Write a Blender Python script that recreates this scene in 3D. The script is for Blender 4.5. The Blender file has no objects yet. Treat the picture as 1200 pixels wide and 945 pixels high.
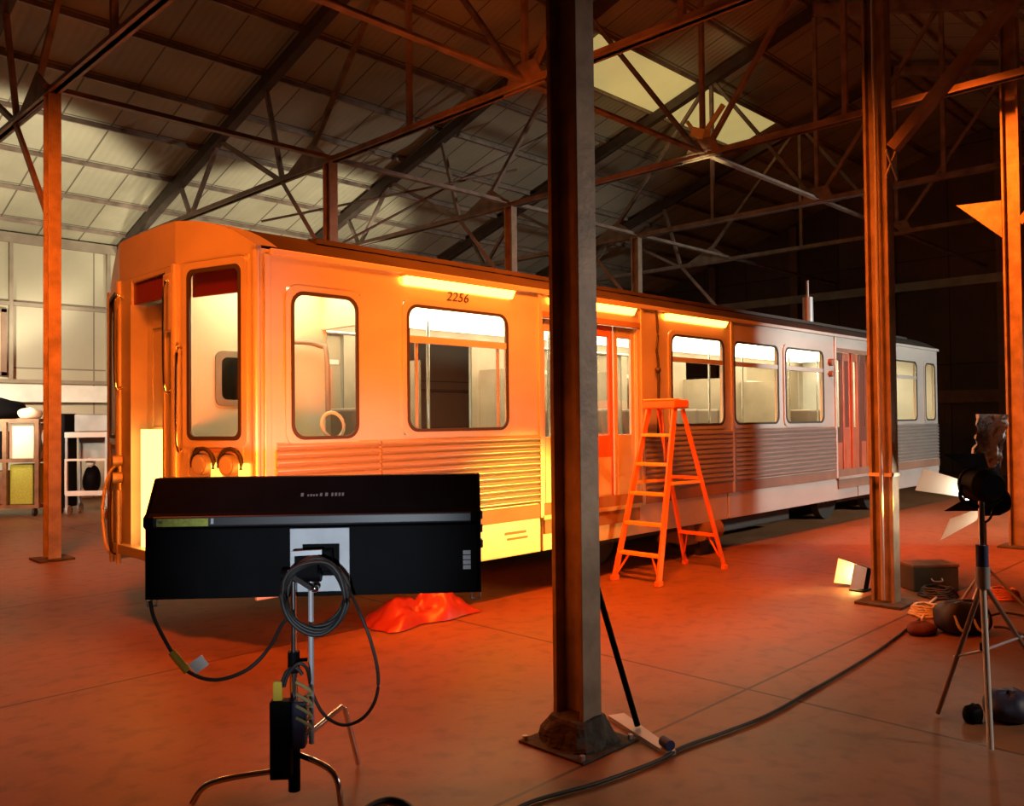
import bpy, math, random
from mathutils import Vector as V, Matrix, noise
random.seed(7)
S = bpy.context.scene
COL = S.collection
pi = math.pi

# ------------------------------------------------------------------ camera model (fitted to the photograph)
FPX, YAW, PIT, ROL, CH = 991.92, 0.7774, 0.0195, -0.0101, 1.65
CAM = V((0, 0, CH))
_F = V((math.cos(YAW)*math.cos(PIT), math.sin(YAW)*math.cos(PIT), math.sin(PIT)))
_R0 = V((math.sin(YAW), -math.cos(YAW), 0)); _U0 = _R0.cross(_F)
_R = math.cos(ROL)*_R0 + math.sin(ROL)*_U0
_U = -math.sin(ROL)*_R0 + math.cos(ROL)*_U0
def ray(x, y): return _F + _R*((x-600)/FPX) - _U*((y-472.5)/FPX)
def flo(x, y, z=0.0):                      # where the sight line meets a level plane
    r = ray(x, y); return CAM + r*((z-CH)/r.z)
def atd(x, y, d): return CAM + ray(x, y)*d # a point at a known depth
def onY(x, y, Y): r = ray(x, y); return CAM + r*(Y/r.y)

cd = bpy.data.cameras.new('camera'); cam = bpy.data.objects.new('camera', cd); COL.objects.link(cam)
cd.sensor_fit = 'HORIZONTAL'; cd.sensor_width = 36; cd.lens = FPX/1200*36; cd.clip_end = 200
m = Matrix((( _R.x, _U.x, -_F.x, 0), (_R.y, _U.y, -_F.y, 0), (_R.z, _U.z, -_F.z, CH), (0, 0, 0, 1)))
cam.matrix_world = m
S.camera = cam

# ------------------------------------------------------------------ materials
def mat(name, col, rough=.6, metal=0., var=0., vscale=3., bump=0., bscale=40., emit=None, estr=0., spec=.5, rvar=0., stretch=None, dark=None):
    M = bpy.data.materials.new(name); M.use_nodes = True
    nt = M.node_tree; b = nt.nodes['Principled BSDF']
    b.inputs['Base Color'].default_value = (*col, 1); b.inputs['Roughness'].default_value = rough
    b.inputs['Metallic'].default_value = metal; b.inputs['Specular IOR Level'].default_value = spec
    tc = nt.nodes.new('ShaderNodeTexCoord'); src = tc.outputs['Object']
    if stretch:
        mp = nt.nodes.new('ShaderNodeMapping'); mp.inputs['Scale'].default_value = stretch
        nt.links.new(src, mp.inputs['Vector']); src = mp.outputs['Vector']
    if var or rvar:
        n = nt.nodes.new('ShaderNodeTexNoise'); n.inputs['Scale'].default_value = vscale; n.inputs['Detail'].default_value = 6
        nt.links.new(src, n.inputs['Vector'])
    if var:
        r = nt.nodes.new('ShaderNodeValToRGB')
        lo = dark or tuple(c*(1-var) for c in col); hi = tuple(min(1, c*(1+var*.6)) for c in col)
        r.color_ramp.elements[0].position = .32; r.color_ramp.elements[1].position = .68
        r.color_ramp.elements[0].color = (*lo, 1); r.color_ramp.elements[1].color = (*hi, 1)
        nt.links.new(n.outputs['Fac'], r.inputs['Fac']); nt.links.new(r.outputs['Color'], b.inputs['Base Color'])
    if rvar:
        mr = nt.nodes.new('ShaderNodeMapRange'); mr.inputs['To Min'].default_value = max(0.05, rough-rvar); mr.inputs['To Max'].default_value = min(1, rough+rvar)
        nt.links.new(n.outputs['Fac'], mr.inputs['Value']); nt.links.new(mr.outputs['Result'], b.inputs['Roughness'])
    if bump:
        n2 = nt.nodes.new('ShaderNodeTexNoise'); n2.inputs['Scale'].default_value = bscale; n2.inputs['Detail'].default_value = 4
        bp = nt.nodes.new('ShaderNodeBump'); bp.inputs['Strength'].default_value = bump; bp.inputs['Distance'].default_value = .02
        nt.links.new(src, n2.inputs['Vector']); nt.links.new(n2.outputs['Fac'], bp.inputs['Height']); nt.links.new(bp.outputs['Normal'], b.inputs['Normal'])
    if emit:
        b.inputs['Emission Color'].default_value = (*emit, 1); b.inputs['Emission Strength'].default_value = estr
    return M

def sheet_mat(name, col, dark, seam, w, h, axes, rough=.6, corr=None, var=.25):
    """big sheets with thin laps: axes picks which two object axes run along and across the sheets"""
    M = bpy.data.materials.new(name); M.use_nodes = True
    nt = M.node_tree; b = nt.nodes['Principled BSDF']; b.inputs['Roughness'].default_value = rough
    tc = nt.nodes.new('ShaderNodeTexCoord'); sp = nt.nodes.new('ShaderNodeSeparateXYZ'); cb = nt.nodes.new('ShaderNodeCombineXYZ')
    nt.links.new(tc.outputs['Object'], sp.inputs[0])
    nt.links.new(sp.outputs[axes[0]], cb.inputs['X']); nt.links.new(sp.outputs[axes[1]], cb.inputs['Y'])
    br = nt.nodes.new('ShaderNodeTexBrick'); br.offset = .0; br.inputs['Scale'].default_value = 1
    br.inputs['Brick Width'].default_value = w; br.inputs['Row Height'].default_value = h
    br.inputs['Mortar Size'].default_value = .018; br.inputs['Mortar Smooth'].default_value = .3
    br.inputs['Color1'].default_value = (*col, 1); br.inputs['Color2'].default_value = (*dark, 1); br.inputs['Mortar'].default_value = (*seam, 1)
    nt.links.new(cb.outputs[0], br.inputs['Vector'])
    n = nt.nodes.new('ShaderNodeTexNoise'); n.inputs['Scale'].default_value = .7; n.inputs['Detail'].default_value = 7
    nt.links.new(tc.outputs['Object'], n.inputs['Vector'])
    mr = nt.nodes.new('ShaderNodeMapRange'); mr.inputs['To Min'].default_value = 1-var*1.6; mr.inputs['To Max'].default_value = 1+var
    nt.links.new(n.outputs['Fac'], mr.inputs['Value'])
    mx = nt.nodes.new('ShaderNodeMix'); mx.data_type = 'RGBA'; mx.blend_type = 'MULTIPLY'; mx.inputs['Factor'].default_value = 1
    nt.links.new(br.outputs['Color'], mx.inputs['A']); nt.links.new(mr.outputs['Result'], mx.inputs['B'])
    nt.links.new(mx.outputs['Result'], b.inputs['Base Color'])
    if corr:
        wv = nt.nodes.new('ShaderNodeTexWave'); wv.inputs['Scale'].default_value = corr; wv.bands_direction = 'X'
        nt.links.new(cb.outputs[0], wv.inputs['Vector'])
        bp = nt.nodes.new('ShaderNodeBump'); bp.inputs['Strength'].default_value = .22; bp.inputs['Distance'].default_value = .03
        nt.links.new(wv.outputs['Fac'], bp.inputs['Height']); nt.links.new(bp.outputs['Normal'], b.inputs['Normal'])
    return M

def glow(name, col, s):
    M = bpy.data.materials.new(name); M.use_nodes = True; nt = M.node_tree
    for n in list(nt.nodes): nt.nodes.remove(n)
    e = nt.nodes.new('ShaderNodeEmission'); o = nt.nodes.new('ShaderNodeOutputMaterial')
    e.inputs['Color'].default_value = (*col, 1); e.inputs['Strength'].default_value = s
    nt.links.new(e.outputs[0], o.inputs[0]); return M

def glass(name, tint=(.93, .95, .93), fac=.10, rough=.03):
    M = bpy.data.materials.new(name); M.use_nodes = True; nt = M.node_tree
    for n in list(nt.nodes): nt.nodes.remove(n)
    t = nt.nodes.new('ShaderNodeBsdfTransparent'); g = nt.nodes.new('ShaderNodeBsdfGlossy'); mx = nt.nodes.new('ShaderNodeMixShader'); o = nt.nodes.new('ShaderNodeOutputMaterial')
    t.inputs['Color'].default_value = (*tint, 1); g.inputs['Roughness'].default_value = rough; mx.inputs[0].default_value = fac
    nt.links.new(t.outputs[0], mx.inputs[1]); nt.links.new(g.outputs[0], mx.inputs[2]); nt.links.new(mx.outputs[0], o.inputs[0]); return M

STEEL = mat('stainless', (.56, .55, .53), .42, .45, var=.16, vscale=1.1, rvar=.08, stretch=(.6, 1, 1.6))
FLUTE = mat('fluted_stainless', (.52, .51, .49), .30, .72, rvar=.05, vscale=.8)
DULL = mat('dull_steel', (.40, .39, .37), .5, .4, var=.25, vscale=2)
BAND = mat('painted_band', (.23, .14, .10), .55, var=.2)
DOORM = mat('red_door', (.42, .13, .07), .4, var=.2)
DARKRED = mat('dark_red_door', (.12, .045, .03), .45)
ROOFM = mat('train_roof', (.035, .028, .024), .7, var=.35, vscale=2)
RUBB = mat('rubber', (.025, .022, .02), .6)
BLACK = mat('black_metal', (.0035, .0032, .004), .6, .0, var=.3, vscale=6, spec=.06)
BLACK2 = mat('black_ridge', (.022, .022, .026), .4, .0)
CABLE = mat('cable_black', (.02, .018, .017), .55)
CHROME = mat('chrome', (.8, .8, .8), .16, 1.)
GREYM = mat('grey_metal', (.45, .46, .48), .45, .3, var=.15)
SILV = mat('silver_plate', (.55, .57, .60), .5, .0, var=.12, vscale=12)
COLM = mat('column_paint', (.36, .29, .22), .5, .1, var=.35, vscale=5, bump=.15, bscale=25)
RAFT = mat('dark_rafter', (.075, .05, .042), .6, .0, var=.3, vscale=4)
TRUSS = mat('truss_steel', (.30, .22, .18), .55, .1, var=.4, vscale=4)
CONC = mat('dark_mortar', (.07, .06, .05), .9, var=.4, vscale=9, bump=.8, bscale=18)
LADO = mat('ladder_orange', (.85, .19, .03), .4, var=.12, vscale=8)
LADY = mat('ladder_tread', (.90, .42, .06), .4)
YEL = mat('yellow_tape', (.75, .5, .03), .6)
LIME = mat('lime_sticker', (.40, .42, .05), .6, var=.3, vscale=60)
WHITEM = mat('white_paint', (.80, .77, .70), .5, var=.1)
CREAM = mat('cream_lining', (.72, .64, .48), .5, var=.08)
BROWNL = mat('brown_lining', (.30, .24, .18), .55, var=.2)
SEATM = mat('seat_vinyl', (.17, .12, .09), .5)
WOOD = mat('brown_wood', (.23, .11, .05), .6, var=.35, vscale=6)
BLUE = mat('blue_nylon', (.03, .05, .16), .6, var=.2)
NAVY = mat('navy_nylon', (.02, .025, .06), .55, bump=.4, bscale=10)
TARP = mat('red_tarp', (.30, .035, .015), .35)
FOIL = mat('foil', (.85, .84, .83), .5, .0, bump=.3, bscale=30)
SIGNR = mat('sign_glass', (.13, .018, .012), .25)
BULBY = glow('marker_glow', (1, .5, .06), 3.0)
GLASS = glass('window_glass')
DUSTY = bpy.data.materials.new('dusty_glass'); DUSTY.use_nodes = True
_n = DUSTY.node_tree.nodes; _l = DUSTY.node_tree.links; _t = _n.new('ShaderNodeBsdfTransparent'); _m = _n.new('ShaderNodeMixShader'); _m.inputs[0].default_value = .5
_n['Principled BSDF'].inputs['Base Color'].default_value = (.42, .33, .23, 1); _n['Principled BSDF'].inputs['Roughness'].default_value = .4
_l.new(_n['Principled BSDF'].outputs[0], _m.inputs[1]); _l.new(_t.outputs[0], _m.inputs[2]); _l.new(_m.outputs[0], _n['Material Output'].inputs[0])
DGLASS = glass('dim_glass', (.35, .33, .30), .15)
LEDO = glow('orange_led', (1, .14, .008), 5)
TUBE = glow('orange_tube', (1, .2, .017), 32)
LITDOOR = glow('lit_door_glow', (1, .40, .07), 7.0)  # bright highlight on the lower end door, put in as emission
LUM = glow('ceiling_light', (1, .82, .50), 11)
HOT = glow('tungsten_lens', (1, .86, .64), 85)
FLOOD = glow('flood_lens', (1, .62, .18), 30)
BULB = glow('small_bulb', (1, .9, .7), 6)

# ------------------------------------------------------------------ mesh builder (world coordinates)
class MB:
    def __init__(s): s.v = []; s.f = []; s.sm = []
    def add(s, vs, fs, smooth=False):
        o = len(s.v); s.v += [V(p) for p in vs]
        for f in fs: s.f.append([i+o for i in f]); s.sm.append(smooth)
        return s
    def box(s, x0, x1, y0, y1, z0, z1):
        vs = [(x, y, z) for z in (z0, z1) for y in (y0, y1) for x in (x0, x1)]
        return s.add(vs, [(0,2,3,1),(4,5,7,6),(0,1,5,4),(2,6,7,3),(0,4,6,2),(1,3,7,5)])
    def obox(s, c, ax, ay, az):
        c = V(c); ax, ay, az = V(ax), V(ay), V(az)
        vs = [c + i*ax + j*ay + k*az for k in (-1, 1) for j in (-1, 1) for i in (-1, 1)]
        return s.add(vs, [(0,2,3,1),(4,5,7,6),(0,1,5,4),(2,6,7,3),(0,4,6,2),(1,3,7,5)])
    def bar(s, p0, p1, w, h, side=(0, 0, 1)):
        p0, p1 = V(p0), V(p1); d = (p1-p0); L = d.length; d.normalize()
        u = V(side); a = d.cross(u)
        if a.length < 1e-4: a = d.cross(V((1, 0, 0)))
        a.normalize(); b = a.cross(d)
        return s.obox((p0+p1)/2, d*L/2, a*w/2, b*h/2)
    def angle(s, p0, p1, w, t, side=(0, 0, 1), fl=1):     # a steel angle (L section)
        p0, p1 = V(p0), V(p1); d = (p1-p0).normalized(); u = V(side); a = d.cross(u)
        if a.length < 1e-4: a = d.cross(V((1, 0, 0)))
        a.normalize(); b = a.cross(d)
        prof = [(0, 0), (w, 0), (w, t), (t, t), (t, w), (0, w)]
        o = a*(-w*.3*fl) - b*(w*.3)
        A = [p0+o+a*fl*x+b*y for x, y in prof]; B = [p1+o+a*fl*x+b*y for x, y in prof]
        return s.add(A+B, [tuple(range(5, -1, -1)), tuple(range(6, 12))] + [(i, (i+1) % 6, (i+1) % 6+6, i+6) for i in range(6)])
    def cyl(s, p0, p1, r0, r1=None, n=14, caps=True, smooth=True):
        r1 = r0 if r1 is None else r1
        p0, p1 = V(p0), V(p1); d = (p1-p0).normalized()
        a = d.cross(V((0, 0, 1)));  a = d.cross(V((1, 0, 0))) if a.length < 1e-3 else a
        a.normalize(); b = d.cross(a)
        A = [p0 + r0*(math.cos(2*pi*i/n)*a+math.sin(2*pi*i/n)*b) for i in range(n)]
        B = [p1 + r1*(math.cos(2*pi*i/n)*a+math.sin(2*pi*i/n)*b) for i in range(n)]
        s.add(A+B, [(i, (i+1) % n, (i+1) % n+n, i+n) for i in range(n)], smooth)
        if caps: s.add(A, [tuple(range(n-1, -1, -1))]); s.add(B, [tuple(range(n))])
        return s
    def tube(s, pts, r, n=8, closed=False):
        pts = [V(p) for p in pts]; N = len(pts); rings = []
        up = V((0.013, .02, 1)).normalized()
        for i, p in enumerate(pts):
            if closed: t = pts[(i+1) % N]-pts[i-1]
            else: t = pts[min(i+1, N-1)]-pts[max(i-1, 0)]
            t.normalize(); a = t.cross(up)
            if a.length < .1: a = t.cross(V((1, 0.1, 0)))
            a.normalize(); b = t.cross(a)
            rings.append([p + r*(math.cos(2*pi*k/n)*a+math.sin(2*pi*k/n)*b) for k in range(n)])
        vs = [q for rg in rings for q in rg]; fs = []
        for i in range(N if closed else N-1):
            j = (i+1) % N
            fs += [(i*n+k, i*n+(k+1) % n, j*n+(k+1) % n, j*n+k) for k in range(n)]
        s.add(vs, fs, True)
        if not closed: s.add(rings[0], [tuple(range(n-1, -1, -1))]); s.add(rings[-1], [tuple(range(n))])
        return s
    def prism(s, poly, vec):
        n = len(poly); A = [V(p) for p in poly]; B = [p+V(vec) for p in A]
        return s.add(A+B, [tuple(range(n-1, -1, -1)), tuple(range(n, 2*n))] + [(i, (i+1) % n, (i+1) % n+n, i+n) for i in range(n)])
    def ball(s, c, r, nu=12, nv=8, sc=(1, 1, 1)):
        c = V(c); vs = [c+V((0, 0, r*sc[2]))]
        for j in range(1, nv):
            th = pi*j/nv
            vs += [c+V((r*sc[0]*math.sin(th)*math.cos(2*pi*i/nu), r*sc[1]*math.sin(th)*math.sin(2*pi*i/nu), r*sc[2]*math.cos(th))) for i in range(nu)]
        vs.append(c-V((0, 0, r*sc[2]))); fs = [(0, 1+i, 1+(i+1) % nu) for i in range(nu)]
        for j in range(nv-2):
            fs += [(1+j*nu+i, 1+(j+1)*nu+i, 1+(j+1)*nu+(i+1) % nu, 1+j*nu+(i+1) % nu) for i in range(nu)]
        L = len(vs)-1; fs += [(L, 1+(nv-2)*nu+(i+1) % nu, 1+(nv-2)*nu+i) for i in range(nu)]
        return s.add(vs, fs, True)
    def grid(s, fn, nu, nv, smooth=True):
        vs = [fn(i/nu, j/nv) for j in range(nv+1) for i in range(nu+1)]
        return s.add(vs, [(j*(nu+1)+i, j*(nu+1)+i+1, (j+1)*(nu+1)+i+1, (j+1)*(nu+1)+i) for j in range(nv) for i in range(nu)], smooth)
    def ringframe(s, o, ux, uz, nrm, outer, inner, depth):
        """frame between two outlines with the same number of points"""
        o, ux, uz, nrm = V(o), V(ux), V(uz), V(nrm); n = len(outer)
        P = lambda q, d: o+ux*q[0]+uz*q[1]+nrm*d
        vs = [P(q, depth) for q in outer]+[P(q, depth) for q in inner]+[P(q, 0) for q in outer]+[P(q, 0) for q in inner]
        fs = []
        for i in range(n):
            j = (i+1) % n
            fs += [(i, j, n+j, n+i), (2*n+i, 3*n+i, 3*n+j, 2*n+j), (i, 2*n+i, 2*n+j, j), (n+i, n+j, 3*n+j, 3*n+i)]
        return s.add(vs, fs)

def rrect(x0, x1, z0, z1, r, k=5):
    out = []
    for cx, cz, a0 in ((x1-r, z1-r, 0), (x0+r, z1-r, pi/2), (x0+r, z0+r, pi), (x1-r, z0+r, 1.5*pi)):
        out += [(cx+r*math.cos(a0+pi/2*i/k), cz+r*math.sin(a0+pi/2*i/k)) for i in range(k+1)]
    return out

OFF = {}
def link(name, mb, M, off):
    me = bpy.data.meshes.new(name); me.from_pydata([p-off for p in mb.v], [], mb.f)
    me.polygons.foreach_set('use_smooth', mb.sm); me.validate(); me.update()
    me.materials.append(M)
    o = bpy.data.objects.new(name, me); COL.objects.link(o); return o
def fixn(o):
    import bmesh
    bm = bmesh.new(); bm.from_mesh(o.data); bmesh.ops.recalc_face_normals(bm, faces=bm.faces); bm.to_mesh(o.data); bm.free()
def bevel(o, w, n=2):
    md = o.modifiers.new('bevel', 'BEVEL'); md.width = w; md.segments = n; md.limit_method = 'ANGLE'; md.angle_limit = .6; return o
def thing(name, label, cat, loc, group=None):
    o = bpy.data.objects.new(name, None); COL.objects.link(o); o.location = loc; o.empty_display_size = .1
    o['label'] = label; o['category'] = cat
    if group: o['group'] = group
    OFF[o.name] = V(loc); return o
def part(name, mb, M, parent, bev=0, label=None):
    off = OFF[parent.name]; o = link(name, mb, M, off); o.parent = parent; OFF[o.name] = off
    fixn(o)
    if bev: bevel(o, bev)
    if label: o['label'] = label
    return o
def solo(name, mb, M, label, cat, loc, group=None, bev=0):
    o = link(name, mb, M, V(loc)); o.location = loc; fixn(o); OFF[o.name] = V(loc)
    o['label'] = label; o['category'] = cat
    if group: o['group'] = group
    if bev: bevel(o, bev)
    return o
def struct(name, mb, M, loc=(0, 0, 0)):
    o = link(name, mb, M, V(loc)); o.location = loc; fixn(o); o['kind'] = 'structure'; OFF[o.name] = V(loc); return o
def copy_tree(o, parent=None, label=None):
    c = o.copy(); COL.objects.link(c)
    if parent: c.parent = parent
    if label: c['label'] = label
    for ch in list(o.children): copy_tree(ch, c)
    return c
def text_mesh(body, size, M, mtx, parent, name, extr=.002, shear=0, cond=1.0):
    cu = bpy.data.curves.new('txt', 'FONT'); cu.body = body; cu.size = size; cu.extrude = extr; cu.align_x = 'CENTER'; cu.align_y = 'CENTER'; cu.shear = shear
    t = bpy.data.objects.new('txt', cu); COL.objects.link(t); t.matrix_world = mtx
    bpy.context.view_layer.update()
    me = bpy.data.meshes.new_from_object(t.evaluated_get(bpy.context.evaluated_depsgraph_get()))
    me.transform(mtx @ Matrix.Diagonal((cond, 1, 1, 1))); off = OFF[parent.name]; me.transform(Matrix.Translation(-off))
    bpy.data.objects.remove(t); bpy.data.curves.remove(cu)
    me.materials.clear(); me.materials.append(M)
    o = bpy.data.objects.new(name, me); COL.objects.link(o); o.parent = parent; OFF[o.name] = off; return o
def smooth_path(pts, n=8):
    pts = [V(p) for p in pts]; out = []
    for i in range(len(pts)-1):
        p0, p1, p2, p3 = pts[max(i-1, 0)], pts[i], pts[i+1], pts[min(i+2, len(pts)-1)]
        for k in range(n):
            t = k/n
            out.append(.5*((2*p1)+(p2-p0)*t+(2*p0-5*p1+4*p2-p3)*t*t+(3*p1-p0-3*p2+p3)*t**3))
    return out+[pts[-1]]

# ================================================================== THE BUILDING
YW, XE, XL, YF = 19.85, 26.0, -6.0, -5.75
SL, YR, ZE = .3104, 7.05, 5.70
def zroof(y): return ZE + SL*(19.79-y) if y > YR else ZE + SL*(19.79-(2*YR-y))
# floor
FLOORM = bpy.data.materials.new('red_concrete'); FLOORM.use_nodes = True
nt = FLOORM.node_tree; b = nt.nodes['Principled BSDF']
tc = nt.nodes.new('ShaderNodeTexCoord')
n1 = nt.nodes.new('ShaderNodeTexNoise'); n1.inputs['Scale'].default_value = .8; n1.inputs['Detail'].default_value = 8; n1.inputs['Roughness'].default_value = .65
r1 = nt.nodes.new('ShaderNodeValToRGB'); r1.color_ramp.elements[0].position = .3; r1.color_ramp.elements[1].position = .72
r1.color_ramp.elements[0].color = (.19, .085, .036, 1); r1.color_ramp.elements[1].color = (.29, .132, .058, 1)
n2 = nt.nodes.new('ShaderNodeTexNoise'); n2.inputs['Scale'].default_value = 7; n2.inputs['Detail'].default_value = 8
r2 = nt.nodes.new('ShaderNodeValToRGB'); r2.color_ramp.elements[0].position = .33; r2.color_ramp.elements[1].position = .5
r2.color_ramp.elements[0].color = (.72, .7, .7, 1); r2.color_ramp.elements[1].color = (1, 1, 1, 1)
br = nt.nodes.new('ShaderNodeTexBrick'); br.offset = 0; br.inputs['Scale'].default_value = 1; br.inputs['Brick Width'].default_value = 4.02; br.inputs['Row Height'].default_value = 3.0
br.inputs['Mortar Size'].default_value = .012; br.inputs['Mortar Smooth'].default_value = .2
for k in ('Color1', 'Color2'): br.inputs[k].default_value = (1, 1, 1, 1)
br.inputs['Mortar'].default_value = (.25, .22, .2, 1)
mp = nt.nodes.new('ShaderNodeMapping'); mp.inputs['Location'].default_value = (-.65, -2.62, 0)
nt.links.new(tc.outputs['Object'], mp.inputs['Vector']); nt.links.new(mp.outputs[0], br.inputs['Vector'])
m1 = nt.nodes.new('ShaderNodeMix'); m1.data_type = 'RGBA'; m1.blend_type = 'MULTIPLY'; m1.inputs['Factor'].default_value = 1
m2 = nt.nodes.new('ShaderNodeMix'); m2.data_type = 'RGBA'; m2.blend_type = 'MULTIPLY'; m2.inputs['Factor'].default_value = 1
for n in (n1, n2): nt.links.new(tc.outputs['Object'], n.inputs['Vector'])
nt.links.new(n1.outputs['Fac'], r1.inputs['Fac']); nt.links.new(n2.outputs['Fac'], r2.inputs['Fac'])
nt.links.new(r1.outputs['Color'], m1.inputs['A']); nt.links.new(r2.outputs['Color'], m1.inputs['B'])
nt.links.new(m1.outputs['Result'], m2.inputs['A']); nt.links.new(br.outputs['Color'], m2.inputs['B']); nt.links.new(m2.outputs['Result'], b.inputs['Base Color'])
mr = nt.nodes.new('ShaderNodeMapRange'); mr.inputs['To Min'].default_value = .38; mr.inputs['To Max'].default_value = .62
nt.links.new(n1.outputs['Fac'], mr.inputs['Value']); nt.links.new(mr.outputs['Result'], b.inputs['Roughness'])
bp = nt.nodes.new('ShaderNodeBump'); bp.inputs['Strength'].default_value = .12; bp.inputs['Distance'].default_value = .02
nt.links.new(n2.outputs['Fac'], bp.inputs['Height']); nt.links.new(bp.outputs['Normal'], b.inputs['Normal'])
struct('floor', MB().box(XL, XE, YF, YW, -.2, 0), FLOORM)

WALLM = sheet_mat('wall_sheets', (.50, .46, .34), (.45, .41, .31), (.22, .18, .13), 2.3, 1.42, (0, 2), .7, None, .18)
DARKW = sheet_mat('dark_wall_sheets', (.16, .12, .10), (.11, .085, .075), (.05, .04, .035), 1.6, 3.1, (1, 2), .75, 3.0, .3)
ROOFS = sheet_mat('roof_sheets', (.48, .44, .33), (.41, .375, .28), (.15, .12, .09), .82, 1.2, (0, 1), .6, 2.4, .3)
LITYEL = mat('lit_yellow', (.75, .66, .30), .5, var=.15, vscale=1.5)  # yellow light put into the colour of a roof patch and truss bar
LITROOF = mat('lit_roof_glow', (.70, .60, .26), .5, var=.2, vscale=1.2, emit=(1, .80, .28), estr=.40)  # pool of light on the roof, put in as yellow colour and glow

wb = struct('wall_back', MB().box(XL, XE, YW, YW+.2, 0, zroof(YW)-.05), WALLM)
def wpart(name, mb, M, par): o = part(name, mb, M, par); return o
wpart('girt', MB().box(XL, XE, YW-.12, YW, 5.46, 5.66), BROWNL, wb)
wpart('girt', MB().box(XL, XE, YW-.08, YW, 4.14, 4.22), BROWNL, wb)
wpart('girt', MB().box(XL, XE, YW-.08, YW, 2.52, 2.60), BROWNL, wb)
wpart('ledge_board', MB().box(XL, 10, YW-.2, YW, 2.12, 2.48), WHITEM, wb)
for x in (5.2, 7.15): wpart('wall_stud', MB().box(x, x+.07, YW-.1, YW, 2.6, 5.46), BROWNL, wb)
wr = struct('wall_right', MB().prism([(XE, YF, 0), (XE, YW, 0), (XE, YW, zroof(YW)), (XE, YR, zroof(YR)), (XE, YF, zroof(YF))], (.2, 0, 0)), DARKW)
wpart('girt', MB().box(XE-.15, XE, YF, YW, 2.0, 2.35), BAND, wr)
wpart('girt', MB().box(XE-.15, XE, YF, YW, 5.3, 5.55), DULL, wr)
for y in (3.5, 6.5, 9.5, 12.5, 15.5): wpart('wall_post', MB().box(XE-.14, XE, y, y+.25, 0, zroof(y+.2)-.1), BAND, wr)
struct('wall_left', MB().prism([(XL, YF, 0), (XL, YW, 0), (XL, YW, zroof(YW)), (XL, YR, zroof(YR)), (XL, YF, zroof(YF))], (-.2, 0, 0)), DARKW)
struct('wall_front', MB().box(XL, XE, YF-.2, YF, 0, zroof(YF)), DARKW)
ce = struct('ceiling', MB().prism([(XL, YW+.2, zroof(YW+.2)), (XL, YR, zroof(YR)), (XL, YF-.2, zroof(YF-.2)), (XL, YF-.2, zroof(YF-.2)+.1), (XL, YR, zroof(YR)+.1), (XL, YW+.2, zroof(YW+.2)+.1)], (XE-XL, 0, 0)), ROOFS)
ys = [9.66+1.2*i for i in range(9)] + [8.46, 7.2] + [6.9-1.2*i for i in range(10)]
for y in ys:
    z = zroof(y)
    part('purlin', MB().box(XL, XE, y-.022, y+.022, z-.085, z-.005), TRUSS, ce)
def slab(x0, x1, y0, y1, dz, t):
    return MB().add([(x, y, zroof(y)-dz-k) for k in (0, t) for (x, y) in ((x0, y0), (x1, y0), (x1, y1), (x0, y1))], [(0,1,2,3),(7,6,5,4),(0,4,5,1),(1,5,6,2),(2,6,7,3),(3,7,4,0)])
part('lit_roof_patch', slab(12.3, 19.1, 9.72, 10.82, .012, .02), LITROOF, ce, label='patch of lit roof made as a glowing yellow sheet')
part('lit_roof_patch', slab(8.3, 12.6, 7.35, 8.4, .012, .02), LITYEL, ce, label='patch of lit roof made as a glowing yellow sheet')
# boarded window on the back wall at far left
w = struct('window_1', MB().box(4.1, 5.08, YW-.06, YW+.01, 2.75, 4.0), mat('brown_board', (.40, .30, .18), .6, var=.2))
part('window_frame', MB().box(5.05, 5.15, YW-.1, YW, 2.65, 4.05).box(4.0, 5.15, YW-.1, YW, 3.98, 4.06).box(4.0, 5.15, YW-.1, YW, 2.66, 2.74), BAND, w)

# ---- columns (H sections) ------------------------------------------------------------------
def column(x, y, h, label, base='plate', kind=0):
    t = thing('steel_column', label, 'column', (x, y, 0), 'steel columns carrying the roof trusses')
    a, d = .0725, .10
    part('flange', MB().box(x-a, x+a, y-d, y-d+.026, 0.02, h), COLM, t, .003)
    part('flange', MB().box(x-a, x+a, y+d-.026, y+d, 0.02, h), COLM, t, .003)
    part('web', MB().box(x-.008, x+.008, y-d+.026, y+d-.026, 0.02, h), COLM, t)
    if base == 'plate':
        part('base_plate', MB().box(x-.2, x+.2, y-.2, y+.2, 0, .025), CONC, t, .004)
    else:
        def fn(u, v):
            an = 2*pi*u; r = .19*(1-v)**.8+.10*v if v < 1 else 0.0
            q = (abs(math.cos(an))**4+abs(math.sin(an))**4)**.25
            r = r/max(q, .2)*(.92+.16*noise.noise(V((math.cos(an)*2, math.sin(an)*2, v*3))))
            return V((x+r*math.cos(an), y+r*math.sin(an), .16*v+.012*noise.noise(V((an, v*4, 2)))))
        part('mortar_footing', MB().grid(fn, 28, 8, False), CONC, t)
        part('base_plate', MB().box(x-.215, x+.215, y-.215, y+.215, 0, .012), CONC, t, .003)
        for sx, sy in ((-1, -1), (1, -1), (1, 1), (-1, 1)):
            part('anchor_bolt', MB().cyl((x+sx*.19, y+sy*.19, .01), (x+sx*.19, y+sy*.19, .035), .014, n=6, smooth=False), GREYM, t)
    return t
X1, X2, X3, X4, X5 = 3.33, 7.43, 11.45, 15.47, 19.5
YA, YB, H = 2.83, 11.26, 5.72
C0 = column(X1, YA, zroof(YA)-.2, 'grey steel column in the foreground standing in a dark mortar footing', 'mortar')
CRt = column(7.62, YA+.08, zroof(YA)-.2, 'orange-lit column with taped conduit, left of the glowing work light')
CLt = column(3.43, YB, H, 'orange-lit column at far left before the pale wall and carts')
FRt = column(X3+.45, YA+.08, zroof(YA)-.2, 'orange-lit column at the right edge with a triangular plate high up')
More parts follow.
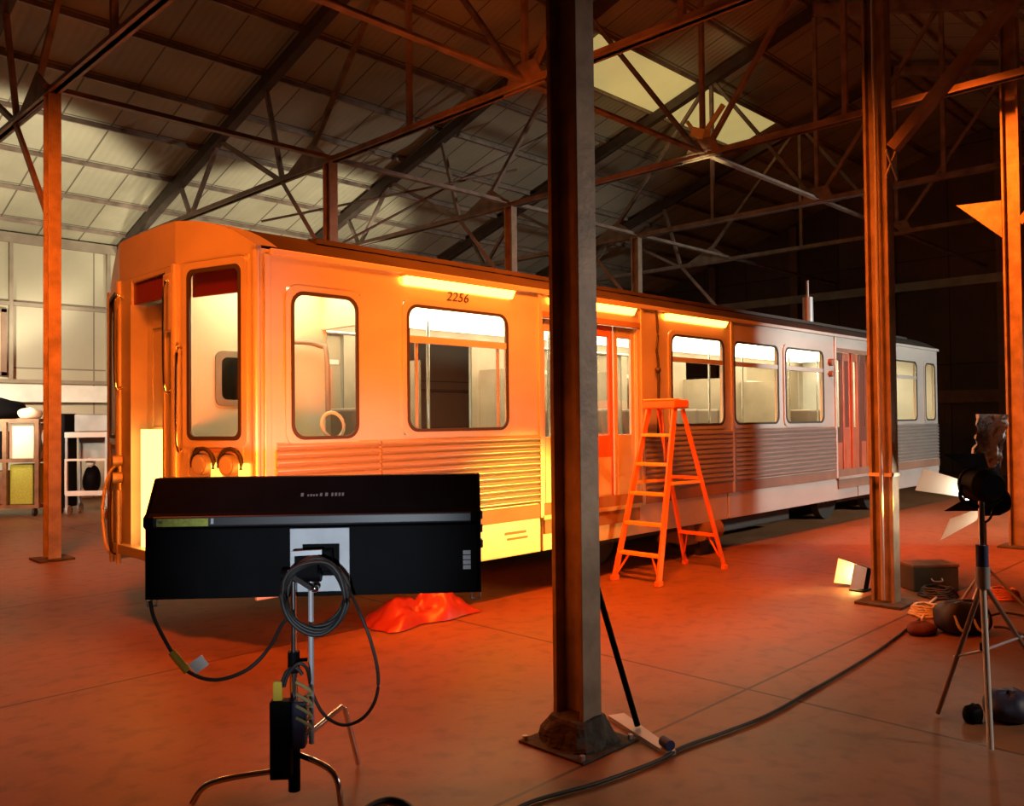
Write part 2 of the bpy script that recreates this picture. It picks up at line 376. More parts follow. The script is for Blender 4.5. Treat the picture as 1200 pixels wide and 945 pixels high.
C392 = column(X2, YB, H, 'orange-lit column rising behind the train roof above the first side window')
C598 = column(X3, YB, H, 'orange-lit column behind the train roof beside the foreground column')
C746 = column(X4, YB, H, 'dim column behind the train roof right of the foreground column')
# conduit, tie and bracket details
p = V((7.62, YA+.08, 0))
part('conduit', MB().tube([(p.x-.115, p.y-.02, .05), (p.x-.115, p.y-.02, 7.5)], .016), GREYM, CRt, label='thin grey conduit pipe')
part('strap', MB().bar((p.x-.14, p.y-.12, 3.72), (p.x+.09, p.y-.12, 3.98), .012, .03).bar((p.x-.14, p.y-.125, 3.95), (p.x+.1, p.y-.125, 3.74), .012, .03), WHITEM, CRt, label='crossed pale tie straps')
part('strap', MB().box(p.x-.09, p.x+.09, p.y-.115, p.y-.1, 1.12, 1.15).box(p.x-.09, p.x-.075, p.y-.115, p.y+.1, 1.12, 1.15), WHITEM, CRt, label='pale band around the column')
q = V((X3+.45, YA+.08, 0))
part('bracket_plate', MB().prism([(q.x-.08, q.y+.1, 4.33), (q.x-.08, q.y+.62, 4.36), (q.x-.08, q.y+.1, 3.86)], (.05, 0, 0)), COLM, FRt, label='triangular bracket plate')

# ---- trusses -------------------------------------------------------------------------------
def truss(x, label, back=True):
    t = thing('roof_truss', label, 'truss', (x, YW-.1, 5.6), 'roof trusses')
    part('bottom_chord', MB().angle((x, YF+.1, H), (x, YW-.02, H), .10, .015).angle((x, YF+.1, H), (x, YW-.02, H), .10, .015, fl=-1), TRUSS, t)
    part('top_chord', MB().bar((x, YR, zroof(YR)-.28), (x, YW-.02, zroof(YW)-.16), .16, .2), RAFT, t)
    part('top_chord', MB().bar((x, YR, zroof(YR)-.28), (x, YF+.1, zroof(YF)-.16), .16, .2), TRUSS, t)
    tz = lambda y: zroof(y)-.22
    for a, bq in (((16.2, H), (16.67, tz(16.67))), ((12.72, H), (13.28, tz(13.28))), ((16.2, H), (15.0, tz(15.0))), ((12.72, H), (15.0, tz(15.0))),
                  ((11.79, 6.08), (9.3, tz(9.3))), ((9.3, H), (9.3, tz(9.3))), ((YR, H), (YR, tz(YR))), ((YR, H), (9.3, tz(9.3))), ((YR, H), (4.8, tz(4.8))),
                  ((4.8, H), (4.8, tz(4.8))), ((2.0, H), (4.8, tz(4.8))), ((.9, H), (.5, tz(.5))), ((.9, H), (2.6, tz(2.6))), ((-2.6, H), (-2.9, tz(-2.9)))):
        part('web_member', MB().angle((x+.02, a[0], a[1]), (x+.02, bq[0], bq[1]), .07, .012, (1, 0, 0)), TRUSS, t)
    part('knee_brace', MB().angle((x, 12.72, H), (x, 11.36, 4.2), .08, .012, (1, 0, 0)), TRUSS, t)
    part('knee_brace', MB().bar((x+.05, YA-.1, 3.95), (x+.05, 1.0, H), .11, .09), TRUSS, t)
    part('gusset_plate', MB().prism([(x-.01, 12.75, H-.04), (x-.01, 11.79, 6.15), (x-.01, 11.1, H-.04)], (.02, 0, 0)), TRUSS, t)
    part('gusset_plate', MB().prism([(x-.01, YR-.35, H-.05), (x-.01, YR+.35, H-.05), (x-.01, YR+.2, H+.28), (x-.01, YR-.2, H+.28)], (.02, 0, 0)), TRUSS, t)
    return t
T1 = truss(X1+.08, 'truss at upper left whose bottom chord meets the far left column')
T2 = truss(X2, 'truss with a long dark rafter sloping down to the wall behind the train front')
T3 = truss(X3, 'truss whose chord runs from behind the foreground column to the right edge column')
T4 = truss(X4, 'dim truss crossing the roof beyond the right edge column')
T5 = truss(X5, 'farthest dim truss before the dark end wall')
for y, lab in ((YR, 'long orange tie running lengthwise under the roof at mid span'), (YB, 'long orange tie running lengthwise over the columns behind the train')):
    mb = MB().angle((X1, y, H+.05), (XE, y, H+.05), .09, .014)
    solo('tie_beam', mb, TRUSS, lab, 'beam', (X1, y, H))
# loose diagonal rods in the roof behind the train
for a, bq, lab in (((9.4, 14.6, 5.0), (12.6, 11.3, 7.4), 'thin dark sway rod crossing the lit roof right of the column behind the train front'),
                   ((8.6, 15.5, 5.7), (12.0, 11.6, 6.6), 'thin dark sway rod just above the first one behind the train')):
    solo('sway_rod', MB().tube([a, bq], .025), TRUSS, lab, 'rod', a)
# small truss bar with yellow light painted into its colour
t = thing('lit_truss_bar', 'small truss bar coloured as yellow-lit under the lit roof patch', 'lamp', (11.6, 6.6, 5.9))
part('arm', MB().bar((11.5, 7.2, 5.92), (11.5, 6.7, 6.45), .05, .07), LITYEL, t)
part('arm', MB().bar((11.5, 7.35, 6.35), (11.5, 7.15, 6.05), .04, .05), LITYEL, t)
part('housing', MB().obox((11.5, 7.12, 6.1), (.09, 0, 0), (0, .12, .05), (0, -.03, .07)), LITYEL, t, .01)  # block on the truss bar, yellow light put into its colour

# ================================================================== THE TRAIN
YS, YO = 5.434, 8.126
XF, XC, XN = 2.75, 2.97, 16.9
Z0, Z1 = .72, 2.88
def arch(y):
    tt = abs((y-6.78)/1.346); return 2.88+.28*(1-min(1, tt)**3.4)
TR = thing('subway_car', 'old stainless subway car with fluted sides lit orange inside the shed', 'train', (9.8, 6.78, 0))
SILL, WT = 1.56, 2.60
WINS = [(3.24, 3.82, 1.52, 2.60), (4.30, 5.46, SILL, WT), (8.08, 9.22, SILL, WT), (9.46, 10.62, SILL, WT), (10.82, 12.0, SILL, WT), (14.58, 15.78, SILL, WT), (16.2, 16.72, SILL, WT)]
DOORS = [(5.94, 7.46), (12.47, 13.67)]
def holes_wall(ya, yb, wins, doors, x0, x1, z0, z1, mb=None):
    mb = mb or MB()
    H_ = [(a-.03, b_+.03, c-.03, d+.03) for a, b_, c, d in wins]+[(a, b_, z0, 2.64) for a, b_ in doors]
    xs = sorted({x0, x1}|{h[0] for h in H_}|{h[1] for h in H_}); zs = sorted({z0, z1}|{h[2] for h in H_}|{h[3] for h in H_})
    for i in range(len(xs)-1):
        run = None
        for j in range(len(zs)-1):
            cx, cz = (xs[i]+xs[i+1])/2, (zs[j]+zs[j+1])/2
            inh = any(h[0] < cx < h[1] and h[2] < cz < h[3] for h in H_)
            if not inh:
                if run is None: run = zs[j]
            if inh or j == len(zs)-2:
                top = zs[j] if inh else zs[j+1]
                if run is not None and top > run: mb.box(xs[i], xs[i+1], ya, yb, run, top)
                run = None
    return mb
part('side_wall', holes_wall(YS, YS+.03, WINS, DOORS, XC, XN, Z0, Z1), STEEL, TR)
part('side_wall', holes_wall(YO-.03, YO, WINS, DOORS, XC, XN, Z0, Z1), STEEL, TR)
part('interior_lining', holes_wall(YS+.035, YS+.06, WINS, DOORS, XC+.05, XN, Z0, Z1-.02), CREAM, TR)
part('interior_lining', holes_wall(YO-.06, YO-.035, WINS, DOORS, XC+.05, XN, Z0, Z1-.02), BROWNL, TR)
# window frames and panes
def window(x0, x1, z0, z1, y, n, M, transom, r=.11, glassM=GLASS):
    o = V((0, y, 0))
    fr = part('window_frame', MB().ringframe(o, (1, 0, 0), (0, 0, 1), (0, n, 0), rrect(x0-.045, x1+.045, z0-.045, z1+.045, .10), rrect(x0, x1, z0, z1, r), .014), M, TR)
    part('gasket', MB().ringframe(o+V((0, n*.006, 0)), (1, 0, 0), (0, 0, 1), (0, n, 0), rrect(x0-.004, x1+.004, z0-.004, z1+.004, r), rrect(x0+.022, x1-.022, z0+.022, z1-.022, r-.02), .014), RUBB, fr)
    part('pane', MB().box(x0-.02, x1+.02, y-n*.014, y-n*.008, z0-.02, z1+.02), glassM, fr)
    if transom:
        part('transom_bar', MB().box(x0+.01, x1-.01, y-n*.02, y+n*.016, 2.29, 2.345), M, fr)
    return fr
for i, (a, b_, c, d) in enumerate(WINS):
    window(a, b_, c, d, YS-.001, -1, STEEL, i in (1, 2, 3, 4, 5))
    window(a, b_, c, d, YO+.001, 1, STEEL, i in (1, 2, 3, 4, 5), glassM=DUSTY)
# extra upright bars in the cab-side and lower sashes
for x in (4.42, 5.36): part('sash_bar', MB().box(x-.012, x+.012, YS+.01, YS+.03, SILL, 2.3), STEEL, TR)
# fluted side panels
def fluted(x0, x1, z0, z1, y, n, nr):
    mb = MB(); h = (z1-z0)/nr; outline = []
    for i in range(nr):                                   # half-round ribs with sharp valleys between them
        pr = [(y-n*(.002+.030*math.sin(pi*k/8)), z0+h*(i+k/8)) for k in range(9)]
        A = [(x0, *q_) for q_ in pr]; B = [(x1, *q_) for q_ in pr]
        mb.add(A+B, [(k, k+1, k+10, k+9) for k in range(8)], True); outline += pr
    for x in (x0, x1): mb.add([(x, *q_) for q_ in outline]+[(x, y, z1), (x, y, z0)], [tuple(range(len(outline)+2))])
    return mb
for a, b_ in ((3.12, 4.02), (4.035, 5.88), (7.56, 9.39), (9.46, 12.36), (13.8, 16.84)):
    part('fluted_panel', fluted(a, b_, .86, 1.50, YS, 1, 11), FLUTE, TR)
    part('fluted_panel', fluted(a, b_, .86, 1.50, YO, -1, 11), FLUTE, TR)
# posts, belt band, skirt, gutter
for x in (3.05, 5.90, 7.53, 9.42, 12.42, 13.74):
    part('side_post', MB().box(x-.025, x+.025, YS-.02, YS, Z0, 2.84), STEEL, TR, .004)
part('belt_band', MB().box(XC, XN, YS-.012, YS, .72, .85), BAND, TR)
part('belt_band', MB().box(XC, XN, YO, YO+.012, .72, .85), BAND, TR)
def skirt_seg(x0, x1): return MB().box(x0, x1, YS+.01, YS+.04, .40, .72)
for a, b_ in ((XC, 5.9), (5.93, 9.3), (9.33, 13.2), (13.23, XN)): part('skirt_panel', skirt_seg(a, b_), STEEL, TR, .006)
part('skirt_panel', MB().box(XC, XN, YO-.04, YO-.01, .40, .72), STEEL, TR)
part('roof_gutter', MB().box(XC+.1, XN, YS-.035, YS, 2.84, 2.885), STEEL, TR, .006)
part('roof_gutter', MB().box(XC+.1, XN, YO, YO+.035, 2.84, 2.885), STEEL, TR, .006)
# roof: crowned shell following the plan of the end
plan = [(YS, XC), (6.24, XF), (7.32, XF), (YO, XC)]
def xfront(y):
    if y <= 6.24: return XC+(XF-XC)*(y-YS)/(6.24-YS)
    if y <= 7.32: return XF
    return XF+(XC-XF)*(y-7.32)/(YO-7.32)
def sgn(v): return -1 if v < 0 else 1
def roof_fn(u, v):
    y = YS+(YO-YS)*(.5+.5*sgn(v-.5)*(1-(1-abs(2*v-1))**1.6)) if False else YS+(YO-YS)*(.5-.5*math.cos(pi*v))
    return V((xfront(y)+.16+(XN-.02-xfront(y)-.16)*u, y, arch(y)+.012))
part('roof_shell', MB().grid(roof_fn, 8, 30), ROOFM, TR)
for x in (5.2, 8.1, 11.0, 13.8):
    part('roof_vent', MB().prism([(x-.35, 6.45, 3.15), (x+.35, 6.45, 3.15), (x+.3, 6.52, 3.27), (x-.3, 6.52, 3.27)], (0, .5, 0)), ROOFM, TR)
part('vent_pipe', MB().cyl((13.4, 6.3, 3.1), (13.4, 6.3, 3.62), .085).cyl((13.4, 6.3, 3.62), (13.4, 6.3, 3.9), .02), GREYM, TR, label='upright pale vent pipe')
part('roof_walkway', MB().box(3.6, 16, YS+.22, YS+.42, 3.03, 3.07), ROOFM, TR)
# --- front end: three facets
def facet(p0, p1, thick=.03):
    a, b_ = V((p0[1], p0[0], 0)), V((p1[1], p1[0], 0)); u = (b_-a); L = u.length; u.normalize(); n = V((-abs(u.y), 0, 0)) if abs(u.x) < 1e-6 else None
    n = V((u.y, -u.x, 0));  n = -n if n.x > 0 else n
    return a, u, n, L
def fpoly(mb, a, u, n, s0, s1, z0, z1, d0=-.03, d1=0.):
    for_ = [a+u*s0, a+u*s1]
    mb.add([for_[i]+n*d+V((0, 0, z)) for z in (z0, z1) for d in (d0, d1) for i in (0, 1)], [(0,1,3,2),(4,6,7,5),(0,4,5,1),(2,3,7,6),(0,2,6,4),(1,5,7,3)])
def fascia(mb, a, u, n, L, z0, N=10):
    pts = [a+u*(L*i/N) for i in range(N+1)]
    top = [p_+V((0, 0, arch(p_.y)+.02)) for p_ in pts]; bot = [p_+V((0, 0, z0)) for p_ in pts]
    poly = bot+top[::-1]
    mb.prism([p_ for p_ in poly], -n*.17 if False else (-n)*.05)
ZB = .62
front = MB()
fa = [facet(plan[0], plan[1]), facet(plan[1], plan[2]), facet(plan[2], plan[3])]
BW = (.13, .69, 1.52, 2.78)   # bevel window
for k in (0, 2):
    a, u, n, L = fa[k]; w0, w1 = (BW[0], BW[1]) if k == 0 else (L-BW[1], L-BW[0])
    fpoly(front, a, u, n, 0, w0, ZB, 2.84); fpoly(front, a, u, n, w1, L, ZB, 2.84)
    fpoly(front, a, u, n, w0, w1, ZB, BW[2]); fpoly(front, a, u, n, w0, w1, BW[3], 2.84)
a, u, n, L = fa[1]
D0, D1 = .19, .83
fpoly(front, a, u, n, 0, D0, ZB, 2.84); fpoly(front, a, u, n, D1, L, ZB, 2.84); fpoly(front, a, u, n, D0, D1, 2.80, 2.84)
part('end_wall', front, STEEL, TR, .006)
fm = MB()
for k in range(3): fascia(fm, *fa[k], 2.84)
part('roof_fascia', fm, STEEL, TR)
# bow hood joining fascia to roof
def hood(u_, v_):
    y = YS+(YO-YS)*(.5-.5*math.cos(pi*v_)); return V((xfront(y)+.17*u_, y, arch(y)+.021))
part('roof_bow', MB().grid(hood, 2, 30), STEEL, TR)
part('corner_post', MB().tube([(XC, YS, ZB), (XC, YS, 2.86)], .03), STEEL, TR)
part('corner_post', MB().tube([(XF, 6.24, ZB), (XF, 6.24, 2.84)], .035), STEEL, TR)
part('corner_post', MB().tube([(XF, 7.32, ZB), (XF, 7.32, 2.84)], .035), STEEL, TR)
part('corner_post', MB().tube([(XC, YO, ZB), (XC, YO, 2.86)], .03), STEEL, TR)
for k in (0, 2):
    a, u, n, L = fa[k]; w0, w1 = (BW[0], BW[1]) if k == 0 else (L-BW[1], L-BW[0])
    fr = part('window_frame', MB().ringframe(a, u, (0, 0, 1), n, rrect(w0-.05, w1+.05, BW[2]-.05, BW[3]+.05, .06), rrect(w0+.01, w1-.01, BW[2]+.01, BW[3]-.01, .06), .018), STEEL, TR)
    part('gasket', MB().ringframe(a+n*.004, u, (0, 0, 1), n, rrect(w0, w1, BW[2], BW[3], .06), rrect(w0+.03, w1-.03, BW[2]+.03, BW[3]-.03, .05), .018), RUBB, fr)
    g = MB(); fpoly(g, a, u, n, w0, w1, BW[2], BW[3], -.016, -.01); part('pane', g, GLASS, fr)
    g = MB(); fpoly(g, a, u, n, w0, w1, 2.585, BW[3], -.06, -.035); part('sun_visor', g, SIGNR, fr, label='dark red sun visor band')
    g = MB(); fpoly(g, a, u, n, w0+.05, w1-.2, BW[2]-.09, BW[2]-.055, 0, .02); part('wiper_rail', g, BAND, fr)
# front door, destination sign, highlight on the lower door as a glowing slab
a, u, n, L = fa[1]
g = MB(); fpoly(g, a, u, n, D0, D1, 2.62, 2.80, -.05, -.02); part('destination_sign', g, SIGNR, TR, label='dark red destination sign')
dl = MB(); z0d = .66
fpoly(dl, a, u, n, D0, D0+.12, z0d, 2.62, -.16, -.12); fpoly(dl, a, u, n, D1-.12, D1, z0d, 2.62, -.16, -.12)
fpoly(dl, a, u, n, D0+.12, D1-.12, z0d, 1.62, -.16, -.12); fpoly(dl, a, u, n, D0+.12, D1-.12, 2.42, 2.62, -.16, -.12)
fd = part('end_door', dl, STEEL, TR, .004)
g = MB(); fpoly(g, a, u, n, D0+.12, D1-.12, 1.62, 2.42, -.145, -.135); part('pane', g, STEEL, fd)
jm = MB(); fpoly(jm, a, u, n, D0-.01, D0+.015, z0d, 2.62, -.16, .012); fpoly(jm, a, u, n, D1-.015, D1+.01, z0d, 2.62, -.16, .012)
part('door_jamb', jm, STEEL, TR)
g = MB(); fpoly(g, a, u, n, .27, .67, .66, 1.60, -.05, -.01); part('lit_door_face', g, LITDOOR, TR, label='bright lower door face with its highlight as glow')
g = MB()
fpoly(g, a, u, n, .02, D0-.03, 2.34, 2.78, 0, .03); 
part('side_light_housing', g, STEEL, TR, .01)
# grab irons on the front
def grab(pts, r=.011): part('grab_rail', MB().tube(smooth_path(pts, 5), r), CHROME, TR)
for s0 in (.06, ):
    q0 = a+u*s0+n*.0; grab([q0+V((0, 0, 2.70)), q0+n*.06+V((0, 0, 2.66)), q0+n*.06+V((0, 0, 1.95)), q0+V((0, 0, 1.90))])
q0 = a+u*(L-.06); grab([q0+V((0, 0, 2.70)), q0+n*.06+V((0, 0, 2.66)), q0+n*.06+V((0, 0, 2.0)), q0+V((0, 0, 1.95))])
a0, u0, n0, L0 = fa[0]
q0 = a0+u0*.76; grab([q0+V((0, 0, 2.2)), q0+n0*.05+V((0, 0, 2.16)), q0+n0*.05+V((0, 0, 1.5)), q0+V((0, 0, 1.45))])
# marker lamps with hoods on the bevel
for s in (.24, .52):
    c = a0+u0*s+V((0, 0, 1.345))
    lm = part('marker_lamp', MB().cyl(c, c+n0*.06, .075, n=18), DULL, TR, .006)
    part('lens', MB().cyl(c+n0*.06, c+n0*.068, .06, n=18), GREYM, lm)
    pts = [c+n0*.02+u0*(.115*math.cos(t_))+V((0, 0, .115*math.sin(t_))) for t_ in [pi*i/12*1.15-.2 for i in range(13)]]
    part('hood', MB().tube(pts, .016), RUBB, lm, label='dark curved hood')
    c2 = a0+u0*(s-.13)+V((0, 0, 1.30))
    part('marker_lens', MB().obox(c2+n0*.012, u0*.05, n0*.012, V((0, 0, .06))), BULBY, lm, .01, label='small glowing yellow lens')
# coupler, hoses and steps at the front
0 and part('coupler', MB().box(2.35, 2.8, 6.68, 6.88, .42, .60).cyl((2.36, 6.78, .51), (2.22, 6.78, .51), .14), RUBB, TR, .01)
part('anticlimber', MB().box(XF-.06, XF+.1, 6.25, 7.31, .58, .66), STEEL, TR, .006)
for yy, dd, M in ((7.30, .0, RUBB), (7.40, .05, WHITEM)):
    part('brake_hose', MB().tube(smooth_path([(2.76, yy, 1.3), (2.70, yy+.02, 1.22), (2.67, yy+.03+dd, .95), (2.68, yy+.02, .62), (2.75, yy, .56)], 6), .014), M, TR)
for yy in (7.22, 7.36):
    part('step_rail', MB().tube([(2.70, yy, .5), (2.70, yy, 1.1)], .02), DULL, TR)
for z in (1.2, 1.34):
    part('jumper_socket', MB().cyl((2.75, 7.27, z), (2.68, 7.29, z), .045), DULL, TR)
# doors
def blinker_door(x0, x1):
    w = (x1-x0)/4
    for k in range(4):
        a_, b_ = x0+k*w+.012, x0+(k+1)*w-.012
        mb = MB(); y0, y1 = YS+.035, YS+.07
        mb.box(a_, a_+.06, y0, y1, .74, 2.62); mb.box(b_-.06, b_, y0, y1, .74, 2.62); mb.box(a_+.06, b_-.06, y0, y1, .74, 1.48); mb.box(a_+.06, b_-.06, y0, y1, 2.50, 2.62)
        leaf = part('door_leaf', mb, (DOORM if k in (1, 2) else DARKRED) if x0 > 10 else (DOORM if k in (1, 2) else STEEL), TR, .005)
        part('pane', MB().box(a_+.05, b_-.05, y0+.012, y0+.018, 1.47, 2.51), GLASS if x0 < 10 or k in (0, 2) else DARKRED, leaf)
        part('kick_plate', MB().box(a_+.05, b_-.05, y0-.006, y0, .8, 1.25), DOORM if x0 > 10 else STEEL, leaf)
    part('door_post', MB().box((x0+x1)/2-.03, (x0+x1)/2+.03, YS+.01, YS+.05, .72, 2.64), DOORM, TR)
    part('door_header', MB().box(x0-.04, x1+.04, YS-.012, YS+.02, 2.62, 2.68), BAND, TR)
    part('door_sill', MB().box(x0-.03, x1+.03, YS-.03, YS+.08, .70, .74), DULL, TR)
    part('step_well', MB().box(x0, x1, YS-.01, YS+.0, .56, .70), BAND, TR)
for d in DOORS: blinker_door(*d)
part('indicator_light', MB().cyl((12.25, YS, 2.45), (12.25, YS-.05, 2.45), .055), BAND, TR)
part('indicator_light', MB().cyl((12.25, YS, 2.28), (12.25, YS-.05, 2.28), .045), BAND, TR)
part('hanging_cord', MB().tube(smooth_path([(7.78, YS-.03, 2.84), (7.79, YS-.04, 2.6), (7.75, YS-.05, 2.4), (7.78, YS-.05, 2.25), (7.77, YS-.05, 1.9), (7.77, YS-.04, 1.45)], 5), .014).ball((7.77, YS-.05, 2.18), .035), CABLE, TR)
# glowing strips above window, door, window
def strip(x0, x1):
    hs = part('strip_housing', MB().box(x0-.02, x1+.02, YS-.07, YS-.001, 2.82, 2.84), STEEL, TR)
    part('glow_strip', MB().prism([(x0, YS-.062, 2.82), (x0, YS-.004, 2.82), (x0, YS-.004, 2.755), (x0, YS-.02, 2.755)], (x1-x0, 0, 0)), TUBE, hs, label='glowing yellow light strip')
strip(4.27, 5.52); strip(6.05, 7.38); strip(7.98, 9.26)
M_ = Matrix(((1, 0, 0, 4.86), (0, 0, -1, YS-.003), (0, 1, 0, 2.705), (0, 0, 0, 1)))
text_mesh('2256', .112, RUBB, M_, TR, 'car_number', .002, .25, 1.15)
M_ = Matrix(((1, 0, 0, 5.55), (0, 0, -1, YS+.009), (0, 1, 0, .57), (0, 0, 0, 1)))
part('stencil_mark', MB().box(5.42, 5.7, YS+.006, YS+.0095, .60, .625).box(5.45, 5.72, YS+.006, YS+.0095, .55, .57), BAND, TR)
# interior
part('interior_floor', MB().box(XF+.15, XN, YS+.06, YO-.06, .78, .86), BROWNL, TR)
part('interior_ceiling', MB().box(XF+.2, XN, YS+.06, YO-.06, 2.80, 2.84), CREAM, TR)
for x0, x1 in ((4.3, 9.25), (9.4, 16.6)):
    part('ceiling_light', MB().box(x0, x1, 6.55, 8.0, 2.765, 2.795), LUM, TR)
part('ceiling_light', MB().box(3.0, 4.05, 5.7, 6.28, 2.765, 2.795), LUM, TR)
part('rear_end_wall', MB().box(XN-.03, XN, YS, YO, .62, 2.9), STEEL, TR)
pw = (3.17, 3.37, 1.83, 2.17)
part('cab_partition', holes_wall(6.36, 6.39, [pw], [], XF+.12, 4.15, .86, 2.80), CREAM, TR)
part('cab_partition_pane', MB().box(pw[0]-.03, pw[1]+.03, 6.37, 6.38, pw[2]-.03, pw[3]+.03), DGLASS, TR)
part('cab_partition_rim', MB().ringframe((0, 6.359, 0), (1, 0, 0), (0, 0, 1), (0, -1, 0), rrect(pw[0]-.05, pw[1]+.05, pw[2]-.05, pw[3]+.05, .06), rrect(pw[0], pw[1], pw[2], pw[3], .05), .012), BROWNL, TR)
part('cab_bulkhead', MB().box(4.1, 4.14, YS+.06, 5.75, .86, 2.80).box(4.1, 4.14, 5.75, 6.36, 2.45, 2.80), CREAM, TR)
part('cab_pipe', MB().tube(smooth_path([(3.5, 6.3, 2.3), (3.75, 6.28, 2.32), (4.0, 6.25, 2.3), (4.05, 6.2, 2.15), (4.05, 6.2, 1.0)], 5), .022), BROWNL, TR)
part('cab_console', MB().prism([(2.95, 5.6, .86), (2.95, 5.6, 1.5), (3.1, 5.6, 1.52), (3.28, 5.6, 1.42), (3.28, 5.6, .86)], (0, .62, 0)), DULL, TR, .01)
part('cab_handwheel', MB().tube([(3.72+.1*math.cos(t_), 5.62+.02*math.sin(t_), 1.62+.1*math.sin(t_)) for t_ in [2*pi*i/16 for i in range(16)]], .014, closed=True), CREAM, TR)
for x in (4.75, 5.2, 8.3, 8.75, 9.7, 10.2, 10.9, 11.5, 14.7, 15.3):
    sm = MB().box(x-.2, x+.22, 6.98, 8.0, 1.16, 1.24).box(x+.18, x+.24, 6.98, 8.0, 1.2, 1.78)
    part('seat', sm, SEATM, TR, .03)
for x in (4.95, 5.75, 7.65, 8.55, 10.0, 11.3, 12.3, 13.9, 15.0):
    part('stanchion', MB().tube([(x, 6.9, .86), (x, 6.9, 2.78)], .019), CHROME, TR)
part('handrail', MB().tube([(4.4, 6.9, 2.5), (16.5, 6.9, 2.5)], .016), CHROME, TR)
part('poster', MB().box(9.5, 10.15, YO-.075, YO-.062, 1.5, 2.25), WHITEM, TR, label='white poster panel')
part('poster', MB().box(10.85, 11.95, YO-.075, YO-.062, 1.62, 2.25), WHITEM, TR, label='white poster panel')
part('poster', MB().box(5.12, 5.32, YO-.075, YO-.062, 1.75, 2.25), DOORM, TR, label='orange notice')
for x in (4.15, 5.8, 7.62, 9.36, 12.4, 14.3):
    part('windscreen', MB().box(x-.015, x+.015, 7.1, YO-.06, .86, 2.3), BROWNL, TR)
# underframe and trucks
part('underframe', MB().box(3.1, 16.8, YS+.3, YO-.3, .55, .76), RUBB, TR)
def wheel_mb(x, y):
    mb = MB().cyl((x, y-.06, .36), (x, y+.06, .36), .36, n=28).cyl((x, y-.09, .36), (x, y+.09, .36), .12, n=14); return mb
for xt in (8.3, 14.2):
    bg = part('truck_frame', MB().box(xt-1.2, xt+1.2, YS+.26, YS+.40, .30, .48).box(xt-1.2, xt+1.2, YO-.40, YO-.26, .30, .48).box(xt-.2, xt+.2, YS+.3, YO-.3, .3, .5), RUBB, TR, .01)
    for dx in (-.9, .9):
        for y in (YS+.62, YO-.62): part('wheel', wheel_mb(xt+dx, y), RUBB, bg)
        part('axle', MB().cyl((xt+dx, YS+.55, .36), (xt+dx, YO-.55, .36), .06), RUBB, bg)
part('equipment_box', MB().box(8.6, 9.15, YS+.12, YS+.6, .14, .56), BAND, TR, .02)
part('equipment_box', MB().box(10.0, 11.9, YS+.5, YS+1.2, .12, .56), RUBB, TR, .02)
part('air_reservoir', MB().cyl((8.72, YS+.06, .3), (9.1, YS+.06, .3), .12), BAND, TR)
part('floor_support', MB().box(8.8, 9.0, YS+.1, YS+.3, 0, .2), RUBB, TR)

# ================================================================== STEP LADDER
lx0, lxb, lxt, zt = 6.92, 8.18, 7.46, 1.80
LC = 5.09
LD = thing('step_ladder', 'tall orange step ladder standing open beside the train door', 'ladder', (7.5, LC, 0))
def rail_pts(side, back):
    if not back: return V((lx0, LC+side*.27, .0)), V((lxt-.06, LC+side*.16, zt-.04))
    return V((lxb, LC+side*.25, .0)), V((lxt+.10, LC+side*.15, zt-.06))
for sd in (-1, 1):
    a_, b_ = rail_pts(sd, False)
    part('front_rail', MB().bar(a_+V((0, 0, .03)), b_, .025, .075, (1, 0, 0)), LADO, LD, .004)
    part('foot', MB().obox(a_+V((0, 0, .025)), (.045, 0, 0), (0, .025, 0), (0, 0, .025)), LADO, LD, .006)
    a_, b_ = rail_pts(sd, True)
    part('back_rail', MB().bar(a_+V((0, 0, .03)), b_, .025, .055, (1, 0, 0)), LADO, LD, .004)
    part('foot', MB().obox(a_+V((0, 0, .025)), (.035, 0, 0), (0, .022, 0), (0, 0, .025)), LADO, LD, .006)
part('top_cap', MB().box(lxt-.12, lxt+.15, LC-.20, LC+.20, zt-.05, zt+.04), LADO, LD, .015)
part('top_plate', MB().box(lxt-.13, lxt+.01, LC-.19, LC+.19, zt+.035, zt+.05), LADY, LD, .004)
for i in range(5):
    f_ = (i+.95)/5.9; a_ = rail_pts(-1, False); b_ = rail_pts(1, False)
    pa, pb = a_[0].lerp(a_[1], f_), b_[0].lerp(b_[1], f_)
    part('step', MB().box(pa.x-.045, pa.x+.045, pa.y, pb.y, pa.z-.02, pa.z+.012), LADY, LD, .004)
for f_ in (.22, .58):
    a_ = rail_pts(-1, True); b_ = rail_pts(1, True); pa, pb = a_[0].lerp(a_[1], f_), b_[0].lerp(b_[1], f_)
    part('back_brace', MB().bar(pa, pb, .03, .035), LADO, LD)
for sd in (-1, 1):
    a_ = rail_pts(sd, False); b_ = rail_pts(sd, True)
    part('spreader', MB().bar(a_[0].lerp(a_[1], .56), b_[0].lerp(b_[1], .56), .012, .03), LADY, LD)
    pa = a_[0].lerp(a_[1], .16); 
    part('step_brace', MB().bar(a_[0].lerp(a_[1], .05)+V((0, -sd*.02, 0)), pa+V((0, -sd*.12, 0)), .012, .02), LADO, LD)
    pb = b_[0].lerp(b_[1], .22)
    part('rear_brace', MB().bar(b_[0].lerp(b_[1], .08)+V((0, -sd*.02, 0)), pb+V((0, -sd*.1, 0)), .012, .02), LADO, LD)
part('folded_shelf', MB().bar((lxt+.04, LC+.06, zt-.04), (lxt+.05, LC+.04, 1.18), .05, .02), TARP, LD)

